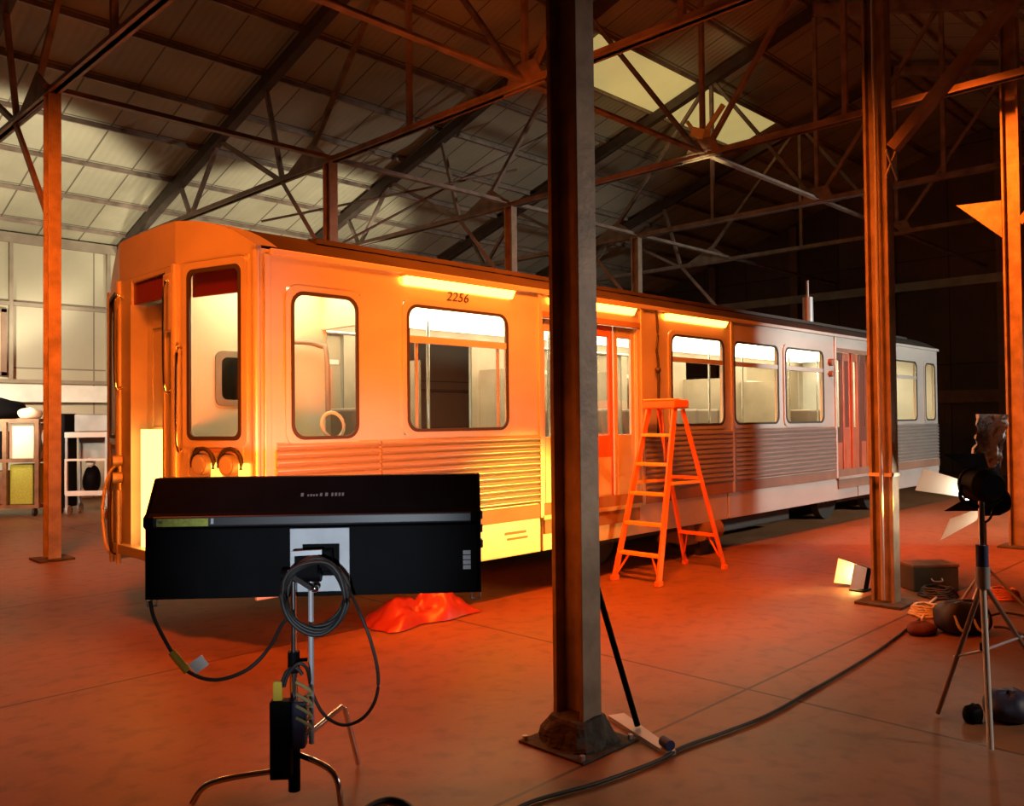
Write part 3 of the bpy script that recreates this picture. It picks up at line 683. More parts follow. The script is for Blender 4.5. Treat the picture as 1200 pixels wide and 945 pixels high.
# ================================================================== FOREGROUND LIGHT PANEL ON ITS STAND
PC = atd(373.5, 626, 3.86)
pd = math.radians(48.5); PN = V((math.cos(pd), math.sin(pd), 0)); PA = V((math.sin(pd), -math.cos(pd), 0)); PU = V((0, 0, 1))
hw, hh = .722, .262
def pp(s, nn, z): return PC+PA*s+PN*nn+PU*z
LP = thing('stage_light', 'long black light panel seen from behind, glowing toward the train', 'lamp', PC-PU*hh)
prof = [(-.10, -hh), (-.10, .045), (-.125, .06), (-.125, .10), (-.095, .115), (.02, hh), (.09, hh), (.09, hh-.03), (.07, hh-.03), (.07, -hh+.03), (.09, -hh+.03), (.09, -hh)]
part('housing', MB().prism([pp(-hw, n_, z_) for n_, z_ in prof], PA*2*hw), BLACK, LP, .004)
part('back_ridge', MB().prism([pp(-hw+.03, -.1255, .055), pp(-hw+.03, -.133, .062), pp(-hw+.03, -.133, .098), pp(-hw+.03, -.1255, .105)], PA*(2*hw-.06)), BLACK2, LP, .003)
for sd in (-1, 1):
    e = part('end_cap', MB().prism([pp(sd*hw, n_*1.02, z_) for n_, z_ in prof[:3]+prof[3:7]+prof[11:]], PA*sd*.014), BLACK, LP, .004)
    for z_ in (-.05, .02, .08): part('latch', MB().obox(pp(sd*(hw+.016), -.04, z_), PA*.008, PN*.03, PU*.018), BLACK2, e, .004)
    part('corner_loop', MB().tube([pp(sd*(hw+.01), -.08, -hh-.005), pp(sd*(hw+.012), -.08, -hh-.03), pp(sd*(hw-.03), -.08, -hh-.03), pp(sd*(hw-.03), -.08, -hh-.002)], .005), GREYM, LP)
part('diffuser', MB().obox(pp(0, .074, 0), PA*(hw-.03), PN*.004, PU*(hh-.035)), LEDO, LP, label='glowing orange diffuser face')
pl = MB().ringframe(pp(.022, -.101, -.10), PA, PU, -PN, [(-.13, -.14), (.13, -.14), (.13, .14), (-.13, .14)], [(-.075, -.07), (.085, -.07), (.085, .07), (-.075, .07)], .012)
part('mount_plate', pl, SILV, LP, .003, label='pale grey square mounting plate')
part('mount_block', MB().obox(pp(.027, -.12, -.10), PA*.055, PN*.03, PU*.05), BLACK, LP, .008)
part('yellow_label', MB().obox(pp(-.565, -.134, .078), PA*.11, PN*.001, PU*.017), LIME, LP, label='dull yellow-green strip label')
part('label_dot', MB().obox(pp(-.66, -.134, .08), PA*.010, PN*.001, PU*.006), SILV, LP)
part('label_dot', MB().obox(pp(-.438, -.134, .082), PA*.006, PN*.001, PU*.012), SILV, LP)
for i, wz in enumerate((0, 1, 2, 3)):
    pass
bl = MB()
for i in range(4): bl.obox(pp(.672, -.101, -.082-.022*i), PA*.017, PN*.001, PU*.009)
part('barcode_label', bl, SILV, LP, label='small pale ribbed label')
# illegible maker's lettering on the sloping upper back: small pale strokes
sl = V((0, 0, hh-.115))+PN*.115; sl.normalize(); nl = PA.cross(sl); nl = -nl if nl.dot(PN) > 0 else nl
lm = MB(); base = pp(.047, -.095, .115)+sl*.085
for s_, w_, h_ in ((-.112, .008, .016), (-.085, .005, .009), (-.072, .006, .010), (-.060, .005, .009), (-.047, .006, .010), (-.028, .007, .015), (-.004, .008, .016), (.022, .006, .015), (.038, .007, .015), (.054, .006, .015), (.069, .006, .015)):
    lm.obox(base+PA*s_+nl*.002+sl*(h_*.5-.008), PA*w_*.75, nl*.001, sl*h_*.55)
part('lettering', lm, mat('faded_print', (.20, .18, .19), .6), LP)

# stand
sb = PC-PA*.085-PN*.16; sx, sy = sb.x, sb.y
ST = thing('light_stand', 'chrome stand holding up the long black light panel', 'stand', (sx, sy, 0))
part('riser', MB().cyl((sx, sy, .06), (sx, sy, .62), .018).cyl((sx, sy, .62), (sx, sy, 1.0), .0125), CHROME, ST)
part('collar', MB().cyl((sx, sy, .56), (sx, sy, .65), .026).cyl((sx, sy, .61), (sx+.05, sy-.03, .61), .008), BLACK, ST)
part('second_riser', MB().cyl((sx+.075*PA.x, sy+.075*PA.y, .25), (sx+.075*PA.x, sy+.075*PA.y, .98), .012), GREYM, ST)
part('clamp_head', MB().cyl(V((sx, sy, .98))-PA*.05, V((sx, sy, .98))+PA*.12, .03).obox(V((sx, sy, 1.03))+PA*.06, PA*.05, PN*.03, PU*.05).cyl(V((sx, sy, 1.04))+PA*.085, V((sx, sy, 1.04))+PA*.085+PN*.06, .022), BLACK, ST, .004)
part('clamp_handle', MB().bar(V((sx, sy, 1.0))-PA*.02-PN*.04, V((sx, sy, .93))+PA*.09-PN*.05, .02, .02).ball(V((sx, sy, .93))+PA*.1-PN*.05, .018), CHROME, ST)
part('clamp_handle', MB().bar(V((sx, sy, 1.08))-PN*.04, V((sx, sy, 1.085))+PA*.13-PN*.04, .016, .02), GREYM, ST)
fr_ = flo(420, 899); fl_ = flo(225, 946); ff = flo(400, 957)
for (e, bend, z0) in ((fr_, .72, .30), (fl_, .80, .13), (ff, .85, .20)):
    o = V((sx, sy, 0)); dirv = V((e.x-sx, e.y-sy, 0)); bp_ = o+dirv*bend; 
    lp = part('leg', MB().tube(smooth_path([(sx, sy, z0), (sx+dirv.x*.1, sy+dirv.y*.1, z0+.01), (bp_.x, bp_.y, z0+.02 if z0 > .25 else z0-.03), (e.x, e.y, .015)], 6) if z0 < .25 else
        [(sx, sy, z0-.06), (bp_.x, bp_.y, z0+.02), (bp_.x+dirv.x*.06, bp_.y+dirv.y*.06, z0+.005), (e.x, e.y, .015)], .013), CHROME, ST)
part('leg_hub', MB().cyl((sx, sy, .05), (sx, sy, .34), .026), BLACK, ST)
# cable coil hanging on the clamp
cc = V((sx, sy, .905))+PA*.105-PN*.075
cm = MB()
for i in range(9):
    r_ = .125+.006*(i % 3); ph = i*.5
    pts = []
    for k in range(28):
        t_ = 2*pi*k/28
        pts.append(cc+PA*((r_+.008*math.sin(2*t_+ph))*math.cos(t_))+PU*((r_*1.13+.008*math.cos(3*t_+ph))*math.sin(t_))-PN*(.012*(i-4)*.7))
    cm.tube(pts, .009, 6, True)
solo('cable_coil', cm, CABLE, 'black cable coil hanging from the light panel stand', 'cable', cc-PU*.14)
# power box hanging on the stand, with yellow tape wrap
bx = atd(330, 866, 3.62)
PS = thing('power_box', 'tall black power box with yellow tape hanging on the panel stand', 'power box', bx-PU*.165)
part('body', MB().obox(bx, PA*.045, PN*.03, PU*.165), BLACK, PS, .006)
part('side_pouch', MB().obox(bx+PA*.075+PU*.06, PA*.03, PN*.03, PU*.10), NAVY, PS, .012)
part('tape', MB().obox(bx+PU*.20-PA*.015, PA*.02, PN*.012, PU*.045), YEL, PS, .006, label='yellow tape tab')
part('hook', MB().tube(smooth_path([bx+PU*.22, bx+PU*.28+PA*.02, bx+PU*.30+PA*.06, bx+PU*.27+PA*.09], 5), .008), CABLE, PS)
hk = MB()
for i in range(4): hk.tube(smooth_path([bx+PA*.07+PU*(.25-.05*i)-PN*.04, bx+PA*.11+PU*(.23-.05*i)-PN*.05, bx+PA*.13+PU*(.2-.05*i)-PN*.03, bx+PA*.09+PU*(.17-.05*i)], 4), .007)
solo('tie_rope', hk, mat('olive_rope', (.35, .30, .12), .7), 'short olive and white rope wound on the panel stand above the power box', 'rope', bx+PU*.1)
# loops of cable from the panel
D_ = 3.72
P_ = lambda x, y, d=D_: atd(x, y, d)
solo('power_cable', MB().tube(smooth_path([P_(176, 704), P_(182, 728), P_(205, 770), P_(225, 790), P_(255, 797), P_(290, 785), P_(315, 760), P_(332, 730, 3.62), P_(345, 720, 3.6)], 8), .0085),
     CABLE, 'dark cable drooping from the left end of the light panel to its stand', 'cable', P_(255, 797))
cp = thing('cable_connector', 'yellow sleeved plug on the cable below the panel left end', 'connector', P_(212, 780))
part('sleeve', MB().cyl(P_(201, 764), P_(220, 787), .018), YEL, cp)
part('tag', MB().obox(P_(233, 779), PA*.028+PU*.02, PN*.002, PU*.022-PA*.016), WHITEM, cp, label='white tag')
solo('loop_cable', MB().tube(smooth_path([P_(408, 690, 3.62), P_(420, 715), P_(434, 750), P_(443, 790), P_(440, 820), P_(425, 842), P_(402, 850), P_(380, 838), P_(366, 812), P_(360, 785, 3.62), P_(350, 778, 3.6), P_(338, 790, 3.6), P_(333, 805, 3.6)], 8), .0075),
     CABLE, 'dark cable hanging in a long loop right of the panel stand', 'cable', P_(402, 850))

# ================================================================== FLOOR CLUTTER IN FRONT
solo('floor_cable', MB().tube(smooth_path([flo(560, 975, .012), flo(620, 941, .012), flo(700, 918, .012), flo(770, 892, .012), flo(800, 876, .012), flo(850, 858, .012), flo(900, 838, .012), flo(950, 810, .012), flo(990, 787, .012), flo(1030, 762, .012), flo(1062, 738, .012), flo(1078, 726, .012)], 8), .0095),
     CABLE, 'long black cable snaking over the floor from bottom centre to the work light', 'cable', flo(800, 876))
solo('floor_cable', MB().tube(smooth_path([flo(425, 950, .012), flo(440, 941, .012), flo(458, 937, .012), flo(476, 942, .012), flo(490, 955, .012)], 6), .012), CABLE, 'short curl of black cable at the bottom edge right of the stand', 'cable', flo(458, 937))
bp0, bp1 = flo(722, 842), flo(786, 886)
bv = (bp1-bp0); bl_ = bv.length; bu = bv.normalized(); bw_ = V((-bu.y, bu.x, 0))
wd = solo('floor_board', MB().prism([bp0+bw_*.05+V((0, 0, 0)), bp1+bw_*.03, bp1-bw_*.03, bp0-bw_*.05], (0, 0, .022)), GREYM, 'narrow grey board on the floor right of the mortar footing', 'board', bp0.lerp(bp1, .5))
solo('blue_cap', MB().cyl(bp1-bu*.07+V((0, 0, .048)), bp1+bw_*.0+V((0, 0, .048)), .026), BLUE, 'small dark blue cap on the tip of the narrow grey board', 'cap', bp1+V((0, 0, .022)))
pb0 = flo(747, 853, .022); pt = V((X1+.0725+.018, YA-.02, .90))
solo('leaning_pole', MB().tube([pb0+V((0, 0, .012)), pt], .017), BLACK, 'thin black pole leaning against the foreground column', 'pole', pb0)
# red tarp by the train
def tarp(u_, v_):
    x = 4.0+1.0*u_; y = 5.3+.45*v_
    e = math.sin(pi*u_)**.6*math.sin(pi*min(1, max(0, v_)))**.5
    z = .01+e*(.17+.18*noise.noise(V((u_*5, v_*3, 1.3)))+.06*noise.noise(V((u_*13, v_*9, 4))))
    return V((x+.05*noise.noise(V((u_*4, v_*4, 7))), y+.05*noise.noise(V((u_*4, v_*4, 9))), max(.008, z)))
solo('red_tarp', MB().grid(tarp, 44, 18, True), TARP, 'crumpled red tarp on the floor under the light panel beside the train', 'tarp', (4.5, 5.2, 0))

# ================================================================== WORK LIGHTS AT THE RIGHT
def barn_lamp(name, label, c, axis, r, lensM, doors, roll=0, doorM=BLACK):
    c = V(c); ax = V(axis).normalized(); sd = ax.cross(V((0, 0, 1))).normalized(); up = sd.cross(ax)
    sd, up = sd*math.cos(roll)-up*math.sin(roll), up*math.cos(roll)+sd*math.sin(roll)
    t = thing(name, label, 'lamp', c-V((0, 0, r+.05)))
    part('housing', MB().cyl(c-ax*r*1.5, c-ax*r*.9, r*.72, r).cyl(c-ax*r*.9, c+ax*r*.5, r, r*1.02), BLACK, t, .004)
    part('lens', MB().cyl(c+ax*r*.35, c+ax*r*.5, r*.93, r*.8, n=20).cyl(c+ax*r*.5, c+ax*r*.62, r*.8, r*.3, n=20), lensM, t, label='glowing lens' if lensM is HOT else 'dark lens')
    if lensM is HOT: part('bulb', MB().ball(c+ax*r*.95, r*.3), lensM, t)
    part('yoke', MB().tube(smooth_path([c+sd*r*1.12, c+sd*r*1.15-up*r*.9, c-up*r*1.35, c-sd*r*1.15-up*r*.9, c-sd*r*1.12], 5), .01), BLACK, t)
    part('rim', MB().ringframe(c+ax*r*.5, sd, up, ax, [(1.08*r*math.cos(2*pi*i/20), 1.08*r*math.sin(2*pi*i/20)) for i in range(20)], [(.95*r*math.cos(2*pi*i/20), .95*r*math.sin(2*pi*i/20)) for i in range(20)], .015), BLACK, t)
    f0 = c+ax*(r*.5+.012)
    for d_, (h, a_) in doors.items():
        e, s_ = (up, sd) if d_ in 'TB' else (sd, up)
        sg = 1 if d_ in 'TR' else -1
        e = e*sg; dv = (ax*math.cos(a_)+e*math.sin(a_)); hinge = f0+e*r*1.0
        nn = dv.cross(s_).normalized()
        w0, w1 = r*.8, r*1.25
        q_ = [hinge-s_*w0, hinge+s_*w0, hinge+dv*h+s_*w1, hinge+dv*h-s_*w1]
        part('barn_door', MB().prism(q_, nn*.003), doorM, t)
    return t
WL = atd(1153, 588, 7.1)
wax = V((-.62, .78, -.03)).normalized()
DOORW = bpy.data.materials.new('frosted_flap'); DOORW.use_nodes = True
_n = DOORW.node_tree.nodes; _l = DOORW.node_tree.links; _t = _n.new('ShaderNodeBsdfTranslucent'); _t.inputs['Color'].default_value = (.8, .78, .72, 1)
_m = _n.new('ShaderNodeMixShader'); _m.inputs[0].default_value = .68; _n['Principled BSDF'].inputs['Base Color'].default_value = (.8, .78, .72, 1)
_l.new(_n['Principled BSDF'].outputs[0], _m.inputs[1]); _l.new(_t.outputs[0], _m.inputs[2]); _l.new(_m.outputs[0], _n['Material Output'].inputs[0])
barn_lamp('work_light', 'glowing work light with open barn doors at the right', WL, wax, .12, HOT, {'T': (.40, .35), 'B': (.36, .45)}, roll=.75, doorM=DOORW)
wb_ = V((WL.x, WL.y, 0))
SC = thing('light_stand', 'stubby stand under the glowing work light among the gear', 'stand', wb_)
part('riser', MB().cyl(wb_+V((0, 0, .1)), wb_+V((0, 0, WL.z-.16)), .016), CHROME, SC)
part('collar', MB().cyl(wb_+V((0, 0, .33)), wb_+V((0, 0, .42)), .026), BLACK, SC)
for k in range(3):
    an = 2*pi*k/3+.9; part('leg', MB().tube([wb_+V((.02*math.cos(an), .02*math.sin(an), .36)), wb_+V((.33*math.cos(an), .33*math.sin(an), .012))], .011), GREYM, SC)
# near tripod with unlit lamp head
TA = atd(1151, 655, 4.35)
NT = thing('tripod_stand', 'tall tripod with one bright chrome leg at the right edge', 'tripod', V((TA.x, TA.y, 0)))
feet = [flo(1161, 879, .012), flo(1099, 836, .012), flo(1222, 792, .012)]
NTL = [CHROME, BAND, BAND]
part('leg', MB().tube([TA-V((0, 0, .12)), feet[0]], .015), WHITEM, NT, label='bright chrome leg')
part('leg', MB().tube([TA-V((0, 0, .12)), feet[1]], .013), BAND, NT)
part('leg', MB().tube([TA-V((0, 0, .12)), feet[2]], .013), BAND, NT)
part('crown', MB().cyl(TA-V((0, 0, .15)), TA-V((0, 0, .04)), .035), GREYM, NT)
part('collar', MB().cyl(TA-V((0, 0, .04)), TA+V((0, 0, .07)), .030), BLUE, NT, label='blue collar')
part('riser', MB().cyl(TA+V((0, 0, .06)), TA+V((0, 0, .30)), .016), CHROME, NT)
for k in (1, 2):
    part('brace', MB().tube([TA-V((0, 0, .45))+(feet[0]-TA)*.02, TA.lerp(feet[k], .62)], .007), GREYM, NT)
part('spreader_hub', MB().cyl(TA-V((0, 0, .47)), TA-V((0, 0, .43)), .02), BLACK, NT)
HD = TA+V((0, 0, .38))
barn_lamp('lamp_head', 'unlit black lamp head on the tripod, seen from behind', HD, (.75, .66, .0), .085, BLACK, {'T': (.14, .5), 'B': (.14, .5), 'R': (.14, .7)})
fo = atd(1157, 517, 4.6)
def foil(u_, v_):
    x = (u_-.5)*.13+.05*(v_-.5); z = (v_-.5)*.29
    return fo+_R*x+V((0, 0, z))+_F*(.05*noise.noise(V((u_*6, v_*8, 3)))+.05*math.sin(u_*5))
solo('foil_wrap', MB().grid(foil, 14, 20, False), FOIL, 'crumpled silver foil standing above the unlit lamp head', 'foil', fo-V((0, 0, .145)))
# small flood on the floor by the right column
fc = flo(1008, 692)+V((0, 0, .13))
fax = (V((5.6, YS, .8))-fc).normalized()
fs = fax.cross(V((0, 0, 1))).normalized(); fu = fs.cross(fax)
FL = thing('floor_flood', 'small glowing flood lamp on the floor left of the taped column', 'lamp', V((fc.x, fc.y, 0)))
part('housing', MB().prism([fc+fs*.10*i+fu*.10*j for i, j in ((-1, -1), (1, -1), (1, 1), (-1, 1))], -fax*.05), BLACK, FL, .006)
cn = (CAM-fc).normalized()
part('lens', MB().obox(fc+fax*.008, fs*.092, fu*.092, fax*.006), FLOOD, FL, label='glowing square lens')
part('stand_bracket', MB().bar(fc-fu*.1-fax*.03, V((fc.x, fc.y, .01))-fax*.03, .03, .03).box(fc.x-.09, fc.x+.09, fc.y-.07, fc.y+.07, 0, .012), BLACK, FL)
# reflector card behind the lens, facing the camera: the white side flap
part('side_flap', MB().prism([fc+fs*.10-fu*.1, fc+fs*.10+fu*.1, fc+fs*.16+fu*.12+fax*.16, fc+fs*.16-fu*.12+fax*.16], fs*.004), WHITEM, FL, label='white side flap')
part('side_flap', MB().prism([fc-fs*.10-fu*.1, fc-fs*.10+fu*.1, fc-fs*.16+fu*.12+fax*.16, fc-fs*.16-fu*.12+fax*.16], -fs*.004), WHITEM, FL, label='white side flap')
# gear heap
def blob(c, sx_, sy_, sz_, seed, M, name, label, cat, nu=20, nv=12):
    c = V(c)
    def fn(u_, v_):
        th = pi*v_; ph = 2*pi*u_; k = 1+.16*noise.noise(V((math.cos(ph)*1.6, math.sin(ph)*1.6, v_*3+seed)))
        z = max(-.8, math.cos(th))
        return c+V((sx_*math.sin(th)**.7*math.cos(ph)*k, sy_*math.sin(th)**.7*math.sin(ph)*k, sz_*(z+.8)*k))
    return solo(name, MB().grid(fn, nu, nv), M, label, cat, c)
g0 = flo(1128, 742)
t = thing('gear_bag', 'dark blue gear bag with pale handles lying left of the chrome leg', 'bag', g0)
def bagfn(u_, v_):
    th = pi*v_; ph = 2*pi*u_; k = 1+.12*noise.noise(V((math.cos(ph)*1.6, math.sin(ph)*1.6, v_*3+2)))
    q = (abs(math.cos(ph))**4+abs(math.sin(ph))**4)**-.25
    return g0+PA*(.20*math.sin(th)**.6*math.cos(ph)*k*q)+PN*(.13*math.sin(th)**.6*math.sin(ph)*k*q)+V((0, 0, .125*(max(-.9, math.cos(th))+.9)*k))
part('body', MB().grid(bagfn, 24, 14), NAVY, t)
for s_ in (-.07, .07):
    part('handle', MB().tube(smooth_path([g0+PA*(s_-.06)-PN*.11+PU*.16, g0+PA*(s_-.03)-PN*.14+PU*.06, g0+PA*(s_+.03)-PN*.14+PU*.06, g0+PA*(s_+.06)-PN*.11+PU*.16], 5), .011), WHITEM, t, label='pale handle')
blob(flo(1080, 742), .16, .10, .045, 5, mat('red_canvas', (.12, .03, .02), .8), 'sandbag', 'dull red sandbag slumped left of the dark blue gear bag', 'sandbag')
blob(flo(1182, 842), .16, .12, .08, 8, NAVY, 'sandbag', 'dark blue sandbag at the right edge behind the chrome leg', 'sandbag')
blob(flo(1140, 846), .07, .05, .05, 11, BLACK, 'sandbag', 'small black weight bag at the foot of the grey brace', 'sandbag')
for i, (x, y, r_, lab, M) in enumerate(((1086, 722, .12, 'cream cable coil heaped beside the taped column base', CREAM), (1100, 700, .15, 'black cable coil behind the cream one', CABLE), (1176, 702, .12, 'orange cable coil on the floor behind the chrome leg', LADO))):
    c = flo(x, y); mb = MB()
    for k in range(5):
        pts = [c+V((r_*(1-.06*k)*math.cos(2*pi*j/20)+.015*math.sin(3*j+k), r_*(1-.06*k)*math.sin(2*pi*j/20)+.015*math.cos(2*j+k), .014+.018*k+.006*math.sin(j*1.7+k))) for j in range(20)]
        mb.tube(pts, .012, 6, True)
    solo('cable_coil', mb, M, lab, 'cable', c)
c = flo(1088, 690)
t = thing('equipment_case', 'low dark case with a tan lid behind the cable coils', 'case', c)
part('body', MB().obox(c+V((0, 0, .11)), PA*.22, PN*.14, PU*.11), mat('olive_case', (.07, .07, .05), .6, var=.3), t, .012)
part('lid', MB().obox(c+V((0, 0, .235)), PA*.225, PN*.145, PU*.014), WOOD, t, .006, label='tan lid')
part('handle', MB().tube(smooth_path([c-PN*.14-PA*.05+PU*.12, c-PN*.165-PA*.04+PU*.10, c-PN*.165+PA*.04+PU*.10, c-PN*.14+PA*.05+PU*.12], 4), .007), GREYM, t)
for i, (x, y, x2, y2, lab) in enumerate(((1080, 727, 1098, 700, 'thin tan cable lying over the cable coils'), (1165, 735, 1200, 745, 'dark cable running right behind the tripod leg'), (1160, 722, 1200, 722, 'second dark cable running right, higher up behind the tripod'))):
    a_, b_ = flo(x, y, .02), flo(x2, y2, .02); mid = a_.lerp(b_, .5)+V((.05, .03, .01))
    solo('loose_cable', MB().tube(smooth_path([a_, mid, b_], 8), .01), CREAM if i == 0 else CABLE, lab, 'cable', mid)

# ================================================================== STORAGE AGAINST THE BACK WALL
def fx(px, py): return flo(px, py)
b0 = fx(12, 604)
R_ = thing('equipment_cart', 'brown wooden shelf cart at the far left edge', 'cart', (b0.x, b0.y, 0))
ux = PA; uy = PN
def ob(mb, c, hx, hy, hz): return mb.obox(c, ux*hx, uy*hy, PU*hz)
Wc, Dc = .62, .3
for sx_ in (-1, 0.1, 1):
    for sy_ in (-1, 1):
        if sx_ == .1 and sy_ == 1: continue
        part('upright', ob(MB(), b0+ux*sx_*Wc+uy*sy_*Dc+PU*.95, .035, .035, .80), WOOD, R_)
for z in (.18, 1.0, 1.72): part('shelf', ob(MB(), b0+PU*z, Wc+.04, Dc+.04, .03), WOOD, R_)
for sx_ in (-1, 1):
    for sy_ in (-1, 1): part('caster', MB().cyl(b0+ux*sx_*.55+uy*sy_*.25-ux*.02+PU*.075, b0+ux*sx_*.55+uy*sy_*.25+ux*.02+PU*.075, .075), RUBB, R_)
def crate(c, hx, hy, hz, M, name, label, cat): return solo(name, ob(MB(), V(c)+PU*hz, hx, hy, hz), M, label, cat, c, bev=.02)
crate(b0+ux*.3+PU*1.03, .22, .22, .32, CREAM, 'storage_box', 'tall cream box on the upper shelf of the wooden cart', 'box')
crate(b0-ux*.25+PU*1.03, .2, .22, .25, BLACK, 'storage_box', 'black box on the upper shelf of the wooden cart', 'box')
crate(b0+ux*.3+PU*.21, .2, .22, .36, LIME, 'storage_box', 'olive box on the bottom shelf of the wooden cart', 'box')
crate(b0-ux*.25+PU*.21, .22, .22, .3, WOOD, 'storage_box', 'brown box on the bottom shelf of the wooden cart', 'box')
blob(b0-ux*.2+PU*1.75, .42, .26, .2, 3, BLACK, 'duffel_bag', 'black duffel bag on top of the wooden cart', 'bag')
blob(b0+ux*.35+PU*1.75, .2, .18, .11, 6, CREAM, 'cloth_bundle', 'cream cloth bundle on top of the wooden cart', 'cloth')
# tall black case behind the column
b1 = fx(77, 602)
t = thing('road_case', 'tall narrow black case between the left column and white cart', 'case', b1)
part('body', ob(MB(), b1+PU*.98, .10, .25, .86), BLACK, t, .02)
for sx_ in (-1, 1): part('caster', MB().cyl(b1+ux*sx_*.08-ux*.02+PU*.06, b1+ux*sx_*.08+ux*.02+PU*.06, .06), RUBB, t)
part('latch', ob(MB(), b1-uy*.255+PU*.7-ux*.06, .06, .01, .02), SILV, t)
solo('white_bag', MB().ball(b1-ux*.20-uy*.30+PU*1.42, .13, sc=(.7, .7, 1.4)), WHITEM, 'white bag hanging between the left column and tall black case', 'bag', b1-ux*.20-uy*.30+PU*1.24)
# white framed cart
b2 = fx(109, 602)
t = thing('wire_cart', 'white framed cart beside the train front', 'cart', b2)
fw = MB()
part('frame', MB().ringframe(b2-uy*.28, ux, PU, -uy, [(-.37, .38), (.37, .38), (.37, 1.02), (-.37, 1.02)], [(-.33, .44), (.33, .44), (.33, .98), (-.33, .98)], .03), WHITEM, t)
part('frame', MB().ringframe(b2+uy*.28, ux, PU, uy, [(-.37, .38), (.37, .38), (.37, 1.02), (-.37, 1.02)], [(-.33, .44), (.33, .44), (.33, .98), (-.33, .98)], .03), WHITEM, t)
part('deck', ob(MB(), b2+PU*.38, .37, .30, .03), WHITEM, t, .006)
part('top_shelf', ob(MB(), b2+PU*1.45, .38, .3, .05), WHITEM, t, .01)
for sx_ in (-1, 1):
    for sy_ in (-1, 1):
        part('leg', ob(MB(), b2+ux*sx_*.35+uy*sy_*.27+PU*.78, .02, .02, .66), GREYM, t)
        part('caster', MB().cyl(b2+ux*sx_*.33+uy*sy_*.25-ux*.02+PU*.09, b2+ux*sx_*.33+uy*sy_*.25+ux*.02+PU*.09, .09), GREYM, t)
part('back_panel', ob(MB(), b2+uy*.26+PU*1.2, .36, .01, .2), DULL, t)
blob(b2+PU*.42-uy*.05, .16, .14, .24, 4, BLACK, 'bundled_jacket', 'dark bundle on the deck of the white cart', 'bundle')
solo('white_globe', MB().ball(b2+PU*.95-uy*.1, .085), WHITEM, 'white round globe on top of the dark bundle in the white cart', 'globe', b2+PU*.87-uy*.1)
crate(b2+PU*1.505+ux*.05, .3, .2, .16, DULL, 'equipment_box', 'grey box on the top shelf of the white cart', 'box')
for dx, h_, M, lab in ((-.3, .10, BLACK, 'small black bottle left of the grey box on the white cart'), ):
    solo('bottle', MB().cyl(b2+ux*dx+PU*1.505, b2+ux*dx+PU*(1.505+h_*1.6), .035).cyl(b2+ux*dx+PU*(1.505+h_*1.6), b2+ux*dx+PU*(1.505+h_*2.2), .015), M, lab, 'bottle', b2+ux*dx+PU*1.505)

# ================================================================== LIGHTS
def spot(name, loc, target, power, col, size=pi/2, blend=.5, rad=.1):
    L = bpy.data.lights.new(name, 'SPOT'); L.energy = power; L.color = col; L.spot_size = size; L.spot_blend = blend; L.shadow_soft_size = rad
    o = bpy.data.objects.new(name, L); COL.objects.link(o); o.location = loc
    o.rotation_euler = (V(target)-V(loc)).to_track_quat('-Z', 'Y').to_euler(); return o
def area(name, loc, target, power, col, sx_, sy_, spread=pi):
    L = bpy.data.lights.new(name, 'AREA'); L.energy = power; L.color = col; L.shape = 'RECTANGLE'; L.size = sx_; L.size_y = sy_; L.spread = spread
    o = bpy.data.objects.new(name, L); COL.objects.link(o); o.location = loc
    o.rotation_euler = (V(target)-V(loc)).to_track_quat('-Z', 'Y').to_euler(); return o
spot('work_light_beam', WL+wax*.17, (5.75, YS, .75), 1100, (1, .52, .05), .46, .8, .03)
spot('floor_flood_beam', fc+fax*.04, (5.6, YS, .8), 60, (1, .42, .06), 1.3, .7, .08)
spot('far_end_fill', (15.2, -1.0, 3.0), (14.8, YS, 1.4), 2000, (1, .97, .84), 1.35, .35, .2)  # unseen spot added to silver the far end of the train
ORG = (1, .14, .008)
area('panel_light', PC+PN*.1, PC+PN*3+PU*.8, 165, ORG, 1.36, .44, 1.6)
area('train_front_fill', (1.1, 5.3, 5.2), (2.8, 6.2, 1.9), 105, ORG, .9, .6, 1.9)  # added orange fill on the train front, no fixture there
area('train_side_fill', (4.6, 3.2, 5.4), (6.6, 5.8, 2.2), 370, ORG, 1.2, .8, 1.8)  # extra orange fill over train side and floor, an added source out of view
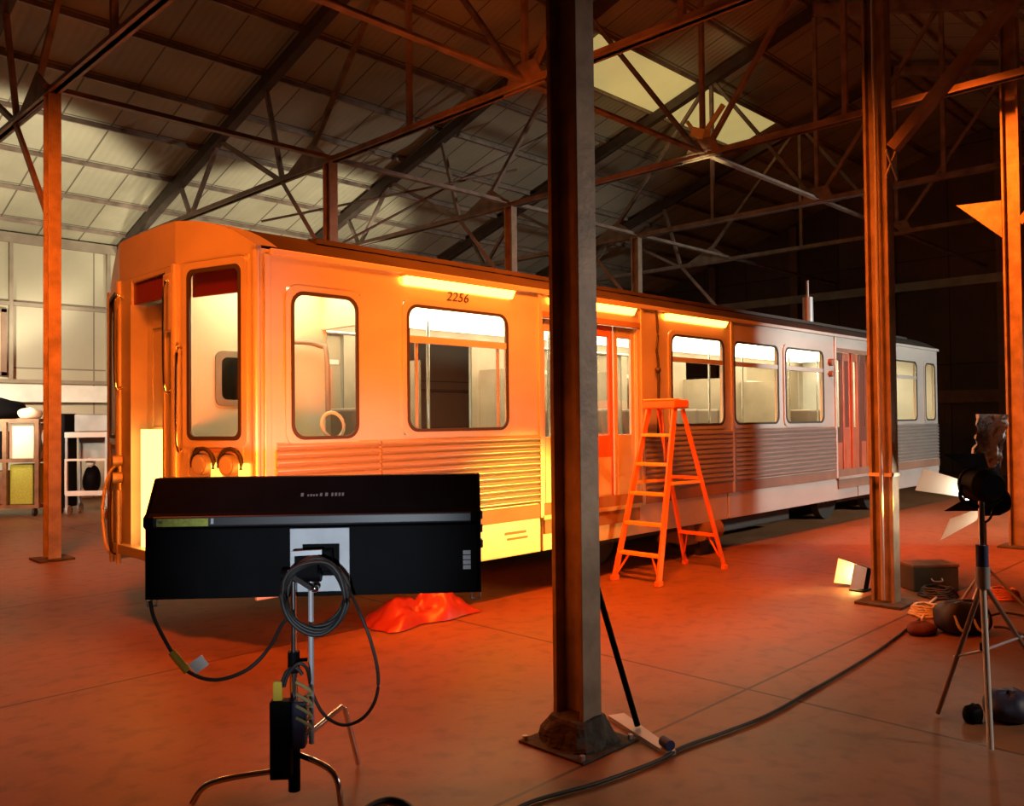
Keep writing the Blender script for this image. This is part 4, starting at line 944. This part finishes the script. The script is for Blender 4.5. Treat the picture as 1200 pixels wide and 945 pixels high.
area('left_column_fill', (1.6, 7.8, 5.2), (3.3, 10.9, 2.6), 135, ORG, 1.0, .6, 1.5)  # fill added to brighten the far left column, source unseen
spot('right_column_fill', (9.0, 4.0, 6.9), (11.9, 2.9, 2.4), 4600, ORG, 1.15, .8, .2)  # orange fill added for the column at the right edge
spot('back_work_light', (4.6, 14.2, 1.6), (3.8, YW, 7.4), 1650, (1, .90, .62), 1.2, .3, .2)
spot('back_work_light', (10.0, 14.2, 1.6), (10.5, YW, 7.4), 1200, (1, .90, .62), 1.2, .3, .2)
spot('left_work_light', (2.0, 16.0, 3.2), (6.3, 19.3, 1.9), 1900, (1, .90, .66), 1.15, .6, .3)
spot('cart_fill', (1.2, 12.6, 2.6), (5.2, 16.3, 1.1), 900, (1, .90, .68), .7, .7, .2)  # white fill added on the cart fronts, from out of view
spot('roof_beam', (10.9, 6.5, 4.9), (15.0, 10.0, 8.6), 260, (1, .86, .40), .62, .7, .1)
spot('near_column_fill', (9.0, -1.6, 3.0), (3.33, YA, 2.3), 400, (1, .78, .63), .52, .7, .2)  # narrow fill added for the foreground column alone
spot('panel_back_fill', (-1.6, -1.6, 1.2), PC-PU*.08, 980, (.78, .89, 1), .26, .9, .1)  # cool fill added to lift the back of the light panel
spot('gear_fill', (7.0, -3.0, 3.0), (5.05, 1.4, .85), 480, (1, .84, .70), .62, .6, .2)  # warm fill added over the tripod and gear, no fixture built

W = bpy.data.worlds.new('shed_air'); S.world = W; W.use_nodes = True
W.node_tree.nodes['Background'].inputs['Color'].default_value = (.5, .3, .2, 1); W.node_tree.nodes['Background'].inputs['Strength'].default_value = .02

S.view_settings.view_transform = 'Standard'; S.view_settings.look = 'None'; S.view_settings.gamma = 1; S.view_settings.exposure = 0
S.view_settings.use_curve_mapping = False
c = S.cycles
c.use_denoising = True
try: c.denoiser = 'OPENIMAGEDENOISE'
except Exception: pass
c.max_bounces = 7; c.diffuse_bounces = 4; c.glossy_bounces = 3; c.transparent_max_bounces = 16
c.sample_clamp_indirect = 6; c.use_light_tree = True
c.caustics_reflective = False; c.caustics_refractive = False
